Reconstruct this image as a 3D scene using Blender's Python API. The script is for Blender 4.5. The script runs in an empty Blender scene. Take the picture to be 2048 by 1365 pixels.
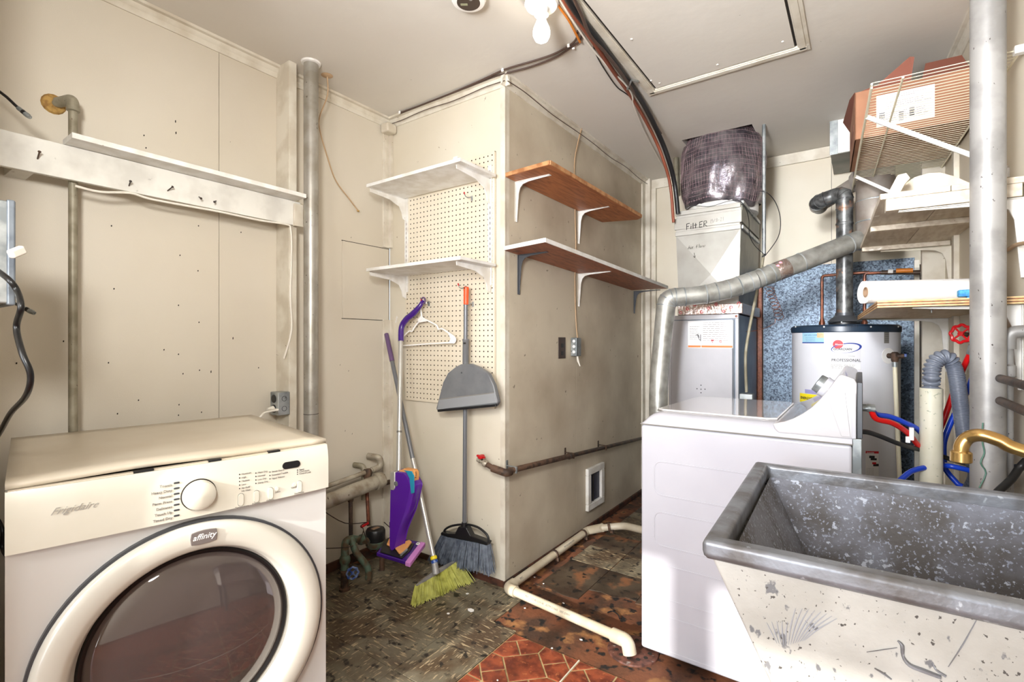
import bpy, math, random
from mathutils import Matrix, Vector
random.seed(7)
R = math.radians
scene = bpy.context.scene
COL = scene.collection

# ---------------------------------------------------------------- camera / light / exposure
CAM_H, YAW, FPX = 1.2, 35.3, 986.0
cam_d = bpy.data.cameras.new('camera'); cam = bpy.data.objects.new('camera', cam_d); COL.objects.link(cam)
cam.location = (0, 0, CAM_H); cam.rotation_euler = (R(90), 0, R(YAW))
cam_d.sensor_width = 36; cam_d.lens = FPX / 2048 * 36; cam_d.clip_start = .02
scene.camera = cam
scene.view_settings.view_transform = 'Standard'; scene.view_settings.look = 'None'
scene.view_settings.gamma = 1; scene.view_settings.use_curve_mapping = False
scene.view_settings.exposure = .9
w = bpy.data.worlds.new('sky'); scene.world = w; w.use_nodes = True
wb = w.node_tree.nodes['Background']; wb.inputs[0].default_value = (.62, .78, 1, 1); wb.inputs[1].default_value = 1.2

def lamp(name, kind, loc, energy, col, **k):
    d = bpy.data.lights.new(name, kind); d.energy = energy; d.color = col
    for a, b in k.items():
        if a != 'rot': setattr(d, a, b)
    o = bpy.data.objects.new(name, d); o.location = loc; COL.objects.link(o)
    if 'rot' in k: o.rotation_euler = k['rot']
    return o
lamp('sun', 'SUN', (0, -5, 4), 3.2, (1, .97, .91), angle=R(.9), rot=(R(90 - 21.6), 0, 0))
lamp('door_daylight', 'AREA', (-.06, -2.28, 1.0), 14, (.88, .94, 1), shape='RECTANGLE', size=.74, size_y=1.9, rot=(R(90), 0, 0))
lamp('window_daylight', 'AREA', (-1.02, -2.28, 1.55), 26, (.93, .96, 1), shape='RECTANGLE', size=.9, size_y=1.0, rot=(R(90), 0, 0))
lamp('rear_fill_lamp', 'POINT', (-.75, -1.3, 2.05), 26, (1, .98, .97), shadow_soft_size=.18)  # added fill behind the camera to even out the room
def aimed(name, loc, at, energy, col, size, spread):
    o = lamp(name, 'AREA', loc, energy, col, shape='DISK', size=size, spread=R(spread))
    o.rotation_euler = (Vector(at) - Vector(loc)).to_track_quat('-Z', 'Y').to_euler(); return o
aimed('fill_at_alcove', (-.35, -.45, 2.2), (-.3, 3.6, 1.55), 4.2, (.94, .97, 1), .35, 42)  # added fill light, brightens the furnace alcove
aimed('fill_at_left_wall', (.1, -.35, 1.75), (-2.25, 1.0, 1.75), 4.5, (1, .99, .97), .3, 70)  # added fill light to lift the left wall
aimed('fill_at_corner', (-.1, -.3, 1.95), (-1.6, 1.9, .35), 1.8, (1, .99, .96), .3, 48)  # extra fill added for the dim floor corner
aimed('fill_at_ceiling', (-.4, -.5, 1.45), (-.45, 2.8, 2.49), 13, (.97, .98, 1), .4, 90)  # added fill standing in for bounced flash, lifts the ceiling

# ---------------------------------------------------------------- pixel -> place on a known plane
A_ = R(YAW); FW = (-math.sin(A_), math.cos(A_)); RT = (math.cos(A_), math.sin(A_))
WR0 = (.405, 2.0); WD = R(3.0)          # the right wall runs 3 degrees off the others
def wr(d, s, z):                         # d off the right wall, s along it from y=2
    return Vector((WR0[0] - d * math.cos(WD) - s * math.sin(WD), WR0[1] - d * math.sin(WD) + s * math.cos(WD), z))
def P(px, py, x=None, y=None, z=None, pl=None, d=None, wall=None):
    u = (px - 1024) / FPX; v = (682.5 - py) / FPX
    D = (FW[0] + u * RT[0], FW[1] + u * RT[1], v)
    if x is not None: t = x / D[0]
    elif y is not None: t = y / D[1]
    elif z is not None: t = (z - CAM_H) / D[2]
    elif d is not None: t = d
    else:
        if wall is not None:
            q = wr(wall, 0, 0); pl = ((q.x, q.y), (math.cos(WD), math.sin(WD)))
        (qx, qy), (nx, ny) = pl
        t = (qx * nx + qy * ny) / (D[0] * nx + D[1] * ny)
    return Vector((t * D[0], t * D[1], CAM_H + t * D[2]))

# ---------------------------------------------------------------- materials
def lin(c):
    if isinstance(c, (int, float)): c = (c, c, c)
    return tuple(((v / 255) / 12.92 if v / 255 <= .04045 else (((v / 255) + .055) / 1.055) ** 2.4) for v in c) + (1,)
MATS = {}
def mt(name, c, r=.5, m=0., c2=None, s=6., lo=.42, hi=.62, st=(1, 1, 1), spot=None, ss=25., sl=.66, sh=.7, sst=(1, 1, 1),
       spot2=None, s2s=90., s2l=.7, s2h=.73, bump=0., bs=40., emit=0, vor=False, coat=0, trans=0, bst=(1, 1, 1), wob=0.):
    if name in MATS: return MATS[name]
    mm = bpy.data.materials.new(name); mm.use_nodes = True; nt = mm.node_tree; N = nt.nodes; Lk = nt.links
    b = N['Principled BSDF']; b.inputs['Roughness'].default_value = r; b.inputs['Metallic'].default_value = m
    b.inputs['Base Color'].default_value = lin(c)
    if coat: b.inputs['Coat Weight'].default_value = coat
    if trans: b.inputs['Transmission Weight'].default_value = trans; b.inputs['IOR'].default_value = 1.3
    if emit:
        b.inputs['Emission Color'].default_value = lin(c); b.inputs['Emission Strength'].default_value = emit
    geo = N.new('ShaderNodeNewGeometry'); pos = geo.outputs['Position']
    def noise(scale, stv, lo_, hi_, det=4, dist=0.):
        mp = N.new('ShaderNodeMapping'); mp.inputs['Scale'].default_value = stv; Lk.new(pos, mp.inputs[0])
        n = N.new('ShaderNodeTexNoise'); n.inputs['Scale'].default_value = scale; n.inputs['Detail'].default_value = det
        n.inputs['Distortion'].default_value = dist
        Lk.new(mp.outputs[0], n.inputs['Vector'])
        if lo_ is None: return n.outputs[0]
        mr = N.new('ShaderNodeMapRange'); mr.inputs[1].default_value = lo_; mr.inputs[2].default_value = hi_
        Lk.new(n.outputs[0], mr.inputs[0]); return mr.outputs[0]
    cur = None
    def mix(fac, a, bcol):
        mx = N.new('ShaderNodeMix'); mx.data_type = 'RGBA'; Lk.new(fac, mx.inputs[0])
        if a is None: mx.inputs[6].default_value = lin(c)
        else: Lk.new(a, mx.inputs[6])
        mx.inputs[7].default_value = lin(bcol); return mx.outputs[2]
    if vor:
        v = N.new('ShaderNodeTexVoronoi'); v.inputs['Scale'].default_value = s; Lk.new(pos, v.inputs['Vector'])
        sp = N.new('ShaderNodeSeparateColor'); Lk.new(v.outputs['Color'], sp.inputs[0])
        cur = mix(sp.outputs[0], None, c2)
    elif c2 is not None: cur = mix(noise(s, st, lo, hi, 5, wob), None, c2)
    if spot is not None: cur = mix(noise(ss, sst, sl, sh, 6), cur, spot)
    if spot2 is not None: cur = mix(noise(s2s, (1, 1, 1), s2l, s2h, 3), cur, spot2)
    if cur is not None: Lk.new(cur, b.inputs['Base Color'])
    if bump:
        bp = N.new('ShaderNodeBump'); bp.inputs['Strength'].default_value = bump; bp.inputs['Distance'].default_value = .004
        Lk.new(noise(bs, bst, None, None), bp.inputs['Height']); Lk.new(bp.outputs[0], b.inputs['Normal'])
    MATS[name] = mm; return mm

M_wall = mt('wall_paint', (212, 204, 187), .62, c2=(202, 191, 170), s=1.6, lo=.35, hi=.75, spot=(120, 104, 84), ss=38, sl=.745, sh=.765, bump=.12, bs=260)
M_wallL = mt('wall_paint_left', (208, 200, 185), .55, c2=(199, 189, 171), s=1.3, lo=.35, hi=.75, spot=(70, 58, 48), ss=52, sl=.765, sh=.775, bump=.1, bs=260)
M_wallS = mt('wall_paint_grimy', (204, 193, 172), .66, c2=(172, 158, 137), s=2.4, lo=.38, hi=.7, spot=(100, 88, 72), ss=30, sl=.70, sh=.76, bump=.14, bs=220)
M_ceil = mt('ceiling_paint', (216, 211, 202), .7, c2=(208, 201, 190), s=1.2, lo=.3, hi=.8, spot=(140, 128, 110), ss=45, sl=.76, sh=.78, bump=.35, bs=14)
M_trim = mt('trim_paint', (214, 207, 192), .5, c2=(196, 186, 168), s=9, spot=(120, 104, 84), ss=70, sl=.72, sh=.74, bump=.1, bs=90)
M_dark = mt('dark_gap', (34, 27, 21), .9)
M_white = mt('white_paint', (232, 230, 226), .45, c2=(214, 209, 200), s=12, spot=(150, 134, 112), ss=80, sl=.72, sh=.75, bump=.08, bs=70)
M_board = mt('white_board_paint', (222, 220, 212), .45, c2=(205, 202, 194), s=10, spot=(134, 128, 116), ss=26, sl=.7, sh=.78, bump=.12, bs=60)
M_enamel = mt('white_enamel', (200, 200, 208), .25, c2=(194, 194, 203), s=3, coat=.4)
M_enam2 = mt('console_plastic', (206, 204, 208), .22, c2=(198, 195, 196), s=4, coat=.5)
M_cream = mt('dryer_cream', (218, 214, 200), .3, c2=(211, 206, 190), s=4, coat=.3)
M_dtop = mt('dryer_top_paint', (212, 202, 184), .35, c2=(198, 184, 162), s=4, lo=.35, hi=.75, spot=(70, 58, 46), ss=90, sl=.76, sh=.77)
M_dbody = mt('dryer_body', (212, 210, 206), .3, coat=.3)
M_dring = mt('dryer_door_ring', (210, 206, 194), .25, coat=.4)
M_black = mt('black_plastic', (22, 22, 24), .4)
M_blackr = mt('black_rubber_cord', (12, 12, 13), .35)
M_grayp = mt('grey_plastic', (112, 113, 114), .3, c2=(98, 99, 102), s=8)
M_gdark = mt('dark_grey_metal', (78, 80, 84), .4, .4)
M_steel = mt('galvanised_steel', (178, 182, 182), .38, .6, c2=(128, 134, 136), s=14, spot=(90, 88, 82), ss=60, sl=.68, sh=.72, bump=.06)
M_duct = mt('duct_metal', (186, 186, 180), .36, .6, c2=(140, 138, 130), s=16, lo=.35, hi=.7, bump=.06, bs=90)
M_flue = mt('flue_metal', (124, 126, 126), .36, .55, c2=(66, 66, 66), s=22, lo=.38, hi=.62, spot=(176, 128, 96), ss=14, sl=.6, sh=.7, bump=.15, bs=80)
M_chim = mt('chimney_metal', (170, 162, 154), .4, .45, c2=(126, 110, 98), s=9, lo=.35, hi=.7)
M_spang = mt('spangled_sheet', (128, 145, 162), .5, .35, c2=(44, 54, 70), s=120, vor=True, bump=.1)
M_silver = mt('silver_pipe_paint', (170, 166, 158), .4, .55, c2=(150, 144, 132), s=10, spot=(52, 46, 42), ss=70, sl=.71, sh=.73, spot2=(96, 84, 70), s2s=30, s2l=.7, s2h=.76, bump=.15)
M_silver2 = mt('pale_pipe_paint', (164, 162, 160), .45, .3, c2=(142, 140, 138), s=12, spot=(64, 58, 54), ss=90, sl=.69, sh=.71, bump=.2, sst=(1, 1, .6))
M_thinp = mt('painted_pipe', (150, 143, 124), .5, .2, c2=(128, 120, 100), s=20, spot=(88, 66, 48), ss=60, sl=.7, sh=.74, bump=.25)
M_drain = mt('drain_paint', (176, 168, 152), .45, .25, c2=(140, 128, 110), s=14, spot=(74, 60, 46), ss=50, sl=.66, sh=.72, bump=.2)
M_iron = mt('black_iron', (52, 44, 40), .5, .3, c2=(84, 64, 50), s=22, bump=.3)
M_rust = mt('rusty_iron', (98, 74, 58), .65, .2, c2=(58, 44, 36), s=30, bump=.4)
M_copper = mt('copper', (126, 76, 56), .4, .6, c2=(76, 48, 38), s=26)
M_brass = mt('brass', (200, 166, 106), .24, .9, c2=(186, 148, 92), s=20, spot=(226, 222, 214), ss=60, sl=.68, sh=.7)
M_bronze = mt('verdigris_bronze', (92, 112, 96), .6, .3, c2=(92, 74, 54), s=24, lo=.4, hi=.6, bump=.4)
M_orange = mt('orange_shelf_wood', (180, 112, 66), .5, c2=(148, 86, 48), s=5, st=(9, 1, 9), spot=(96, 54, 34), ss=16, sl=.68, sh=.78, wob=1.2)
M_orange_e = mt('shelf_edge_wood', (190, 140, 94), .6, c2=(150, 98, 58), s=20, bump=.3)
M_redw = mt('brown_shelf_wood', (156, 88, 54), .5, c2=(118, 62, 38), s=7, st=(8, 1, 8), spot=(92, 50, 32), ss=20, sl=.66, sh=.76, wob=1.6)
M_whw = mt('whitewashed_wood', (204, 193, 175), .55, c2=(184, 169, 149), s=6, st=(8, 1.2, 8), spot=(236, 232, 224), ss=30, sl=.66, sh=.7, sst=(.5, 2, 1), spot2=(96, 78, 58), s2s=70, s2l=.74, s2h=.77, bump=.2)
M_ply = mt('plywood_face', (206, 182, 146), .55, c2=(192, 164, 124), s=5, st=(8, 1, 8), wob=1)
M_plye = mt('plywood_light_ply', (222, 190, 140), .6, c2=(200, 160, 106), s=40, bump=.2)
M_plyd = mt('plywood_dark_ply', (150, 98, 58), .6, c2=(110, 70, 40), s=60)
M_card = mt('cardboard', (154, 108, 80), .75, c2=(138, 94, 68), s=5)
M_paper = mt('white_paper', (226, 224, 222), .7)
M_ink = mt('ink', (40, 38, 40), .7)
M_grink = mt('grey_ink', (128, 124, 118), .7)
M_concr = mt('sink_outside_concrete', (198, 196, 190), .7, c2=(180, 177, 170), s=7, spot=(122, 122, 124), ss=56, sl=.64, sh=.68, sst=(1, 1, .7), spot2=(84, 80, 76), s2s=130, s2l=.67, s2h=.7, bump=.3, bs=80)
M_sinkin = mt('sink_inside_concrete', (132, 134, 144), .6, c2=(96, 92, 90), s=9, lo=.38, hi=.6, spot=(196, 202, 214), ss=60, sl=.64, sh=.67, spot2=(160, 166, 182), s2s=150, s2l=.58, s2h=.64, bump=.4, bs=70)
M_rim = mt('sink_zinc_rim', (146, 150, 158), .42, .45, c2=(112, 110, 110), s=14, lo=.4, hi=.62, spot=(186, 192, 200), ss=50, sl=.66, sh=.7, bump=.3, bs=60)
M_sub = mt('old_subfloor', (112, 66, 40), .75, c2=(64, 42, 28), s=5.5, lo=.4, hi=.6, spot=(150, 104, 62), ss=9, sl=.56, sh=.66, spot2=(18, 14, 12), s2s=21, s2l=.56, s2h=.64, bump=.6, bs=60)
M_tileA = mt('olive_vinyl_tile', (114, 106, 88), .5, c2=(78, 62, 46), s=5, lo=.4, hi=.6, spot=(160, 142, 112), ss=20, sl=.57, sh=.63, sst=(1, 6, 1), spot2=(36, 30, 25), s2s=26, s2l=.58, s2h=.66, bump=.5, bs=30, wob=.6)
M_tileB = mt('olive_vinyl_tile_turned', (117, 110, 92), .5, c2=(82, 66, 48), s=5, lo=.4, hi=.6, spot=(164, 146, 116), ss=20, sl=.57, sh=.63, sst=(6, 1, 1), spot2=(38, 32, 26), s2s=24, s2l=.58, s2h=.66, bump=.5, bs=30, wob=.6)
M_tileD = mt('stained_vinyl_tile', (78, 66, 52), .45, c2=(54, 40, 30), s=6, lo=.38, hi=.62, spot=(120, 78, 50), ss=9, sl=.54, sh=.64, spot2=(24, 20, 18), s2s=22, s2l=.57, s2h=.65, bump=.5, bs=30)
M_red = mt('terracotta_tile', (140, 68, 42), .38, c2=(96, 40, 26), s=22, lo=.4, hi=.6, spot=(162, 92, 56), ss=60, sl=.6, sh=.7, bump=.15, bs=90)
M_grout = mt('tan_grout', (176, 152, 108), .8, c2=(146, 120, 82), s=30)
M_base = mt('old_baseboard', (84, 48, 32), .7, c2=(46, 30, 22), s=18, bump=.5, bs=40)
M_peg = mt('pegboard', (222, 212, 192), .55, c2=(210, 198, 176), s=2)
M_pvc = mt('cream_pvc', (206, 195, 174), .35, c2=(192, 178, 152), s=8, spot=(120, 90, 64), ss=70, sl=.74, sh=.77)
M_stand = mt('standpipe_plastic', (212, 208, 190), .45, c2=(200, 196, 176), s=10, spot=(150, 156, 136), ss=60, sl=.66, sh=.7)
M_cpvc = mt('cpvc', (226, 218, 192), .4)
M_hose = mt('grey_hose', (112, 118, 130), .32, c2=(96, 102, 116), s=9)
M_hose2 = mt('dark_hose', (70, 74, 82), .35)
M_red2 = mt('red_hose', (206, 22, 20), .3)
M_blue = mt('blue_hose', (20, 64, 190), .3)
M_redh = mt('red_handle', (186, 14, 22), .35)
M_blueh = mt('blue_handle', (34, 70, 150), .4, c2=(120, 140, 180), s=60)
M_purple = mt('purple_plastic', (84, 26, 150), .2, coat=.4)
M_purpd = mt('dark_purple_plastic', (62, 26, 118), .25, coat=.3)
M_pink = mt('pink_pad', (206, 134, 206), .7)
M_mopo = mt('mop_orange', (226, 160, 96), .6)
M_teal = mt('teal_label', (36, 142, 176), .4)
M_mauve = mt('mauve_grip', (98, 74, 110), .5)
M_alu = mt('brushed_pole', (190, 188, 182), .3, .5)
M_polegr = mt('grey_pole', (112, 114, 118), .35, .3)
M_ograr = mt('orange_grip', (236, 84, 36), .4)
M_brg = mt('grey_bristle', (104, 112, 124), .5, c2=(70, 78, 92), s=40)
M_bry = mt('yellow_bristle', (184, 184, 88), .5, c2=(150, 148, 62), s=30)
M_foil = mt('foil_wrap', (112, 106, 108), .3, .5, c2=(72, 66, 72), s=14, bump=1., bs=26)
M_tape = mt('foil_tape', (206, 196, 190), .22, .85, c2=(186, 160, 150), s=30, bump=1, bs=90)
M_tred = mt('tape_print', (204, 72, 84), .4, .3)
M_furn = mt('furnace_paint', (180, 178, 182), .35, c2=(170, 168, 172), s=3)
M_heat = mt('heater_jacket', (216, 216, 222), .28, c2=(208, 208, 214), s=3, coat=.3)
M_navy = mt('heater_cap_navy', (34, 50, 68), .3)
M_glass = mt('dark_window_glass', (96, 86, 84), .03, .35, coat=1)
M_badge = mt('badge_grey', (150, 144, 142), .3, .6)
M_bulb = mt('lit_bulb', (255, 243, 222), .3, emit=9)
M_porc = mt('porcelain', (244, 242, 238), .25)
M_lcd = mt('lcd', (150, 150, 120), .3)
M_brownp = mt('brown_plastic', (62, 48, 40), .35)
M_cable_w = mt('white_cable', (226, 220, 208), .45)
M_cable_t = mt('tan_cable', (186, 156, 122), .5)
M_cable_o = mt('orange_cable', (206, 122, 40), .45)
M_cable_b = mt('brown_cable', (74, 56, 48), .4)
M_towel = mt('paper_towel', (218, 214, 210), .85, bump=.5, bs=140)
M_coreb = mt('roll_core', (150, 122, 96), .8)
M_bluecl = mt('blue_cloth', (90, 178, 224), .8, c2=(50, 120, 180), s=50)
M_yel = mt('label_yellow', (236, 214, 30), .5)
M_lblue = mt('label_blue', (150, 190, 206), .5)
M_orl = mt('label_orange', (222, 120, 56), .5)
M_lred = mt('label_red', (200, 24, 40), .5)
M_lnavy = mt('label_navy', (30, 56, 140), .5)
M_plaster = mt('plaster_scrap', (214, 204, 186), .7, c2=(200, 188, 168), s=4, st=(3, 3, 1))
M_dirt = mt('dried_foam', (176, 140, 76), .85, c2=(140, 104, 54), s=60, bump=1)

# ---------------------------------------------------------------- builders
I4 = Matrix.Identity(4)
def rotz(a, loc=(0, 0, 0)): return Matrix.Translation(Vector(loc)) @ Matrix.Rotation(a, 4, 'Z')
WM = {}
USED = set()
def tag(o, label=None, cat=None, group=None, kind=None):
    if label: o['label'] = label
    if cat: o['category'] = cat
    if group: o['group'] = group
    if kind: o['kind'] = kind
    return o
def thing(name, label, cat, loc=(0, 0, 0), rz=0., group=None):
    o = bpy.data.objects.new(name, None); COL.objects.link(o); o.empty_display_size = .05
    o.location = loc; o.rotation_euler = (0, 0, rz); WM[o.name] = rotz(rz, loc)
    return tag(o, label, cat, group)

class B:
    def __init__(s, M=None): s.v = []; s.f = []; s.M = M or I4
    def add(s, vs, fs):
        n = len(s.v); s.v += [s.M @ Vector(p) for p in vs]; s.f += [tuple(i + n for i in f) for f in fs]; return s
    def box(s, x0, x1, y0, y1, z0, z1):
        x0, x1 = sorted((x0, x1)); y0, y1 = sorted((y0, y1)); z0, z1 = sorted((z0, z1))
        v = [(x0, y0, z0), (x1, y0, z0), (x1, y1, z0), (x0, y1, z0), (x0, y0, z1), (x1, y0, z1), (x1, y1, z1), (x0, y1, z1)]
        return s.add(v, [(0, 3, 2, 1), (4, 5, 6, 7), (0, 1, 5, 4), (1, 2, 6, 5), (2, 3, 7, 6), (3, 0, 4, 7)])
    def beam(s, p, q, w_, h, up=(0, 0, 1)):      # bar from p to q, w_ across, h along up
        p = Vector(p); q = Vector(q); t = (q - p).normalized(); up = Vector(up); sd = t.cross(up)
        if sd.length < 1e-4: sd = t.cross(Vector((1, 0, 0)))
        sd.normalize(); u2 = sd.cross(t)
        v = []
        for c in (p, q):
            for a, b in ((-1, -1), (1, -1), (1, 1), (-1, 1)): v.append(c + sd * a * w_ / 2 + u2 * b * h / 2)
        return s.add(v, [(0, 1, 2, 3), (7, 6, 5, 4), (0, 4, 5, 1), (1, 5, 6, 2), (2, 6, 7, 3), (3, 7, 4, 0)])
    def prism(s, pts, vec):
        n = len(pts); vec = Vector(vec); a = [Vector(p) for p in pts]; b = [p + vec for p in a]
        nrm = Vector((0, 0, 0))
        for i in range(n): nrm += a[i].cross(a[(i + 1) % n])
        if nrm.dot(vec) > 0: a.reverse(); b.reverse()
        return s.add(a + b, [tuple(range(n)), tuple(range(2 * n - 1, n - 1, -1))] + [(i, i + n, (i + 1) % n + n, (i + 1) % n) for i in range(n)])
    def tube(s, pts, r, n=10, smooth=0, caps=True, flat=1., squash=None):
        pts = [Vector(p) for p in pts]
        if smooth: pts, r = spline(pts, r, smooth)
        m = len(pts); rr = r if isinstance(r, (list, tuple)) else [r] * m
        t0 = (pts[1] - pts[0]).normalized()
        ref = Vector((0, 0, 1)) if abs(t0.z) < .9 else Vector((1, 0, 0))
        nx = (ref - t0 * ref.dot(t0)).normalized(); v = []; f = []
        for i in range(m):
            if i == 0: t = t0
            elif i == m - 1: t = (pts[i] - pts[i - 1]).normalized()
            else:
                t = (pts[i + 1] - pts[i]).normalized() + (pts[i] - pts[i - 1]).normalized()
                t = t.normalized() if t.length > 1e-6 else t0
            nx = nx - t * nx.dot(t)
            nx = nx.normalized() if nx.length > 1e-6 else t.orthogonal().normalized()
            by = t.cross(nx)
            k = 1.
            for j in range(n):
                a = 2 * math.pi * j / n
                v.append(pts[i] + (nx * math.cos(a) * flat + by * math.sin(a)) * rr[i] * k)
        for i in range(m - 1):
            for j in range(n):
                f.append((i * n + j, i * n + (j + 1) % n, (i + 1) * n + (j + 1) % n, (i + 1) * n + j))
        if caps: f.append(tuple(range(n - 1, -1, -1))); f.append(tuple(range((m - 1) * n, m * n)))
        return s.add(v, f)
    def cyl(s, p, q, r, n=16, r2=None): return s.tube([p, q], [r, r if r2 is None else r2], n)
    def lathe(s, c, ax, prof, n=24, closed=False, caps=True):      # prof: (r, h) along ax from c
        c = Vector(c); ax = Vector(ax).normalized(); e1 = ax.orthogonal().normalized(); e2 = ax.cross(e1); v = []; f = []
        m = len(prof)
        for r_, h in prof:
            for j in range(n):
                a = 2 * math.pi * j / n; v.append(c + ax * h + (e1 * math.cos(a) + e2 * math.sin(a)) * max(r_, 1e-5))
        for i in range(m - 1 + (1 if closed else 0)):
            k = (i + 1) % m
            for j in range(n): f.append((i * n + j, i * n + (j + 1) % n, k * n + (j + 1) % n, k * n + j))
        if not closed and caps:
            if prof[0][0] > 1e-4: f.append(tuple(range(n - 1, -1, -1)))
            if prof[-1][0] > 1e-4: f.append(tuple(range((m - 1) * n, m * n)))
        return s.add(v, f)
    def grid(s, fn, nu, nv):
        v = [fn(i / nu, j / nv) for i in range(nu + 1) for j in range(nv + 1)]
        return s.add(v, [(i * (nv + 1) + j, (i + 1) * (nv + 1) + j, (i + 1) * (nv + 1) + j + 1, i * (nv + 1) + j + 1) for i in range(nu) for j in range(nv)])
    def build(s, name, mat, parent=None, label=None, cat=None, group=None, kind=None, bev=0., ang=38, thick=0., flat=False):
        if parent is not None: Wp = WM[parent.name]
        else:
            xs = [p.x for p in s.v]; ys = [p.y for p in s.v]; zs = [p.z for p in s.v]
            Wp = Matrix.Translation(((min(xs) + max(xs)) / 2, (min(ys) + max(ys)) / 2, min(zs)))
        inv = Wp.inverted()
        me = bpy.data.meshes.new(name); me.from_pydata([inv @ p for p in s.v], [], s.f); me.update()
        me.materials.append(mat)
        if not flat:
            me.polygons.foreach_set('use_smooth', [True] * len(me.polygons)); me.set_sharp_from_angle(angle=R(ang))
        o = bpy.data.objects.new(name, me); COL.objects.link(o)
        if parent is not None: o.parent = parent; WM[o.name] = Wp
        else: o.matrix_world = Wp; WM[o.name] = Wp
        if thick: md = o.modifiers.new('thickness', 'SOLIDIFY'); md.thickness = thick
        if bev:
            md = o.modifiers.new('bevel', 'BEVEL'); md.width = bev; md.segments = 2; md.limit_method = 'ANGLE'; md.angle_limit = R(40)
            md.harden_normals = True
        return tag(o, label, cat, group, kind)

def spline(pts, r, k):
    n = len(pts); out = []; ro = []
    rl = list(r) if isinstance(r, (list, tuple)) else [r] * n
    for i in range(n - 1):
        p0 = pts[max(i - 1, 0)]; p1 = pts[i]; p2 = pts[i + 1]; p3 = pts[min(i + 2, n - 1)]
        for j in range(k):
            t = j / k; t2 = t * t; t3 = t2 * t
            out.append(.5 * ((2 * p1) + (p2 - p0) * t + (2 * p0 - 5 * p1 + 4 * p2 - p3) * t2 + (3 * p1 - p0 - 3 * p2 + p3) * t3))
            ro.append(rl[i] * (1 - t) + rl[i + 1] * t)
    out.append(pts[-1]); ro.append(rl[-1]); return out, ro
def fillet(pts, rad, k=6):                      # straight runs joined by round bends
    pts = [Vector(p) for p in pts]; out = [pts[0]]
    for i in range(1, len(pts) - 1):
        a, b, c = pts[i - 1], pts[i], pts[i + 1]
        r_ = min(rad, (a - b).length * .48, (c - b).length * .48)
        p = b + (a - b).normalized() * r_; q = b + (c - b).normalized() * r_
        for j in range(k + 1):
            t = j / k; out.append(p * (1 - t) ** 2 + b * 2 * t * (1 - t) + q * t * t)
    out.append(pts[-1]); return out

def text(body, size, org, ux, uy, name, mat, parent, shear=0., ext=.0004, align='LEFT', bold=0., xs=1.):
    """flat lettering: org = baseline start, ux/uy = directions of the line and of its height"""
    cu = bpy.data.curves.new(name, 'FONT'); cu.body = body; cu.size = size; cu.extrude = ext; cu.shear = shear
    cu.align_x = align; cu.offset = bold; cu.resolution_u = 2
    tmp = bpy.data.objects.new('tmp', cu); me = bpy.data.meshes.new_from_object(tmp); bpy.data.objects.remove(tmp)
    ux = Vector(ux).normalized(); uy = Vector(uy).normalized(); n = ux.cross(uy); org = Vector(org)
    b = B(); b.add([org + ux * p.co.x * xs + uy * p.co.y + n * p.co.z for p in me.vertices], [tuple(p.vertices) for p in me.polygons])
    bpy.data.meshes.remove(me)
    return b.build(name, mat, parent, flat=True)
def strokes(lines, org, ux, uy, sc, name, mat, parent, r=.0015, off=.001):
    ux = Vector(ux).normalized(); uy = Vector(uy).normalized(); n = ux.cross(uy); b = B(); org = Vector(org)
    for l in lines:
        pts = [org + ux * x * sc + uy * y * sc + n * off for x, y in l]
        b.tube(pts, r, 5)
    return b.build(name, mat, parent)
def dashes(n, org, ux, uy, w_, h, name, mat, parent, th=.0012, seed=1):
    rnd = random.Random(seed); ux = Vector(ux).normalized(); uy = Vector(uy).normalized(); nn = ux.cross(uy); b = B(); org = Vector(org)
    for i in range(n):
        y = h * (1 - (i + .5) / n); x = 0
        e = w_ * rnd.uniform(.7, 1)
        while x < e:
            l = rnd.uniform(.06, .2) * w_; x2 = min(x + l, e)
            p = org + uy * y + nn * .0004
            b.add([p + ux * x, p + ux * x2, p + ux * x2 + uy * th, p + ux * x + uy * th], [(0, 1, 2, 3)]); x = x2 + w_ * .03
    return b.build(name, mat, parent, flat=True)
def patch(org, ux, uy, w_, h, name, mat, parent, th=.0006, **k):
    ux = Vector(ux).normalized(); uy = Vector(uy).normalized(); n = ux.cross(uy); org = Vector(org)
    return B().prism([org, org + ux * w_, org + ux * w_ + uy * h, org + uy * h], n * th).build(name, mat, parent, flat=True, **k)
# ---------------------------------------------------------------- the room shell
XL, YF, XS, YB, ZC = -2.25, 1.94, -1.415, 3.88, 2.49
def struct(name, b, m, label, parent=None, **k):
    return b.build(name, m, parent, label=label, kind='structure' if parent is None else None, **k)
# floor: sub floor slab, tiles proud of it
floor = struct('floor', B().box(-3.2, 2.2, -3.0, 4.0, -.12, -.003), M_sub, 'worn floor of mixed olive, brown and terracotta tiles')
G = .0022
def flat_tile(name, poly, mat, h=.004, src=None):
    """one tile, origin at its centre, slightly chamfered edge"""
    cx = sum(p[0] for p in poly) / len(poly); cy = sum(p[1] for p in poly) / len(poly)
    n = len(poly); lo = [(p[0], p[1], -.003) for p in poly]
    def inset(d):
        out = []
        for p in poly:
            q = Vector((p[0] - cx, p[1] - cy)); L_ = q.length; q = q * (1 - d / max(L_, 1e-4)); out.append((q.x + cx, q.y + cy))
        return out
    mid = [(p[0], p[1], h - .004) for p in poly]; top = [(p[0], p[1], h - .003) for p in inset(.0022)]
    b = B(); v = lo + mid + top; f = [tuple(range(2 * n, 3 * n))]
    for k in range(2):
        for i in range(n): j = (i + 1) % n; f.append((k * n + i, k * n + j, (k + 1) * n + j, (k + 1) * n + i))
    b.add(v, f); return b.build(name, mat, floor, flat=True)
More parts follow.
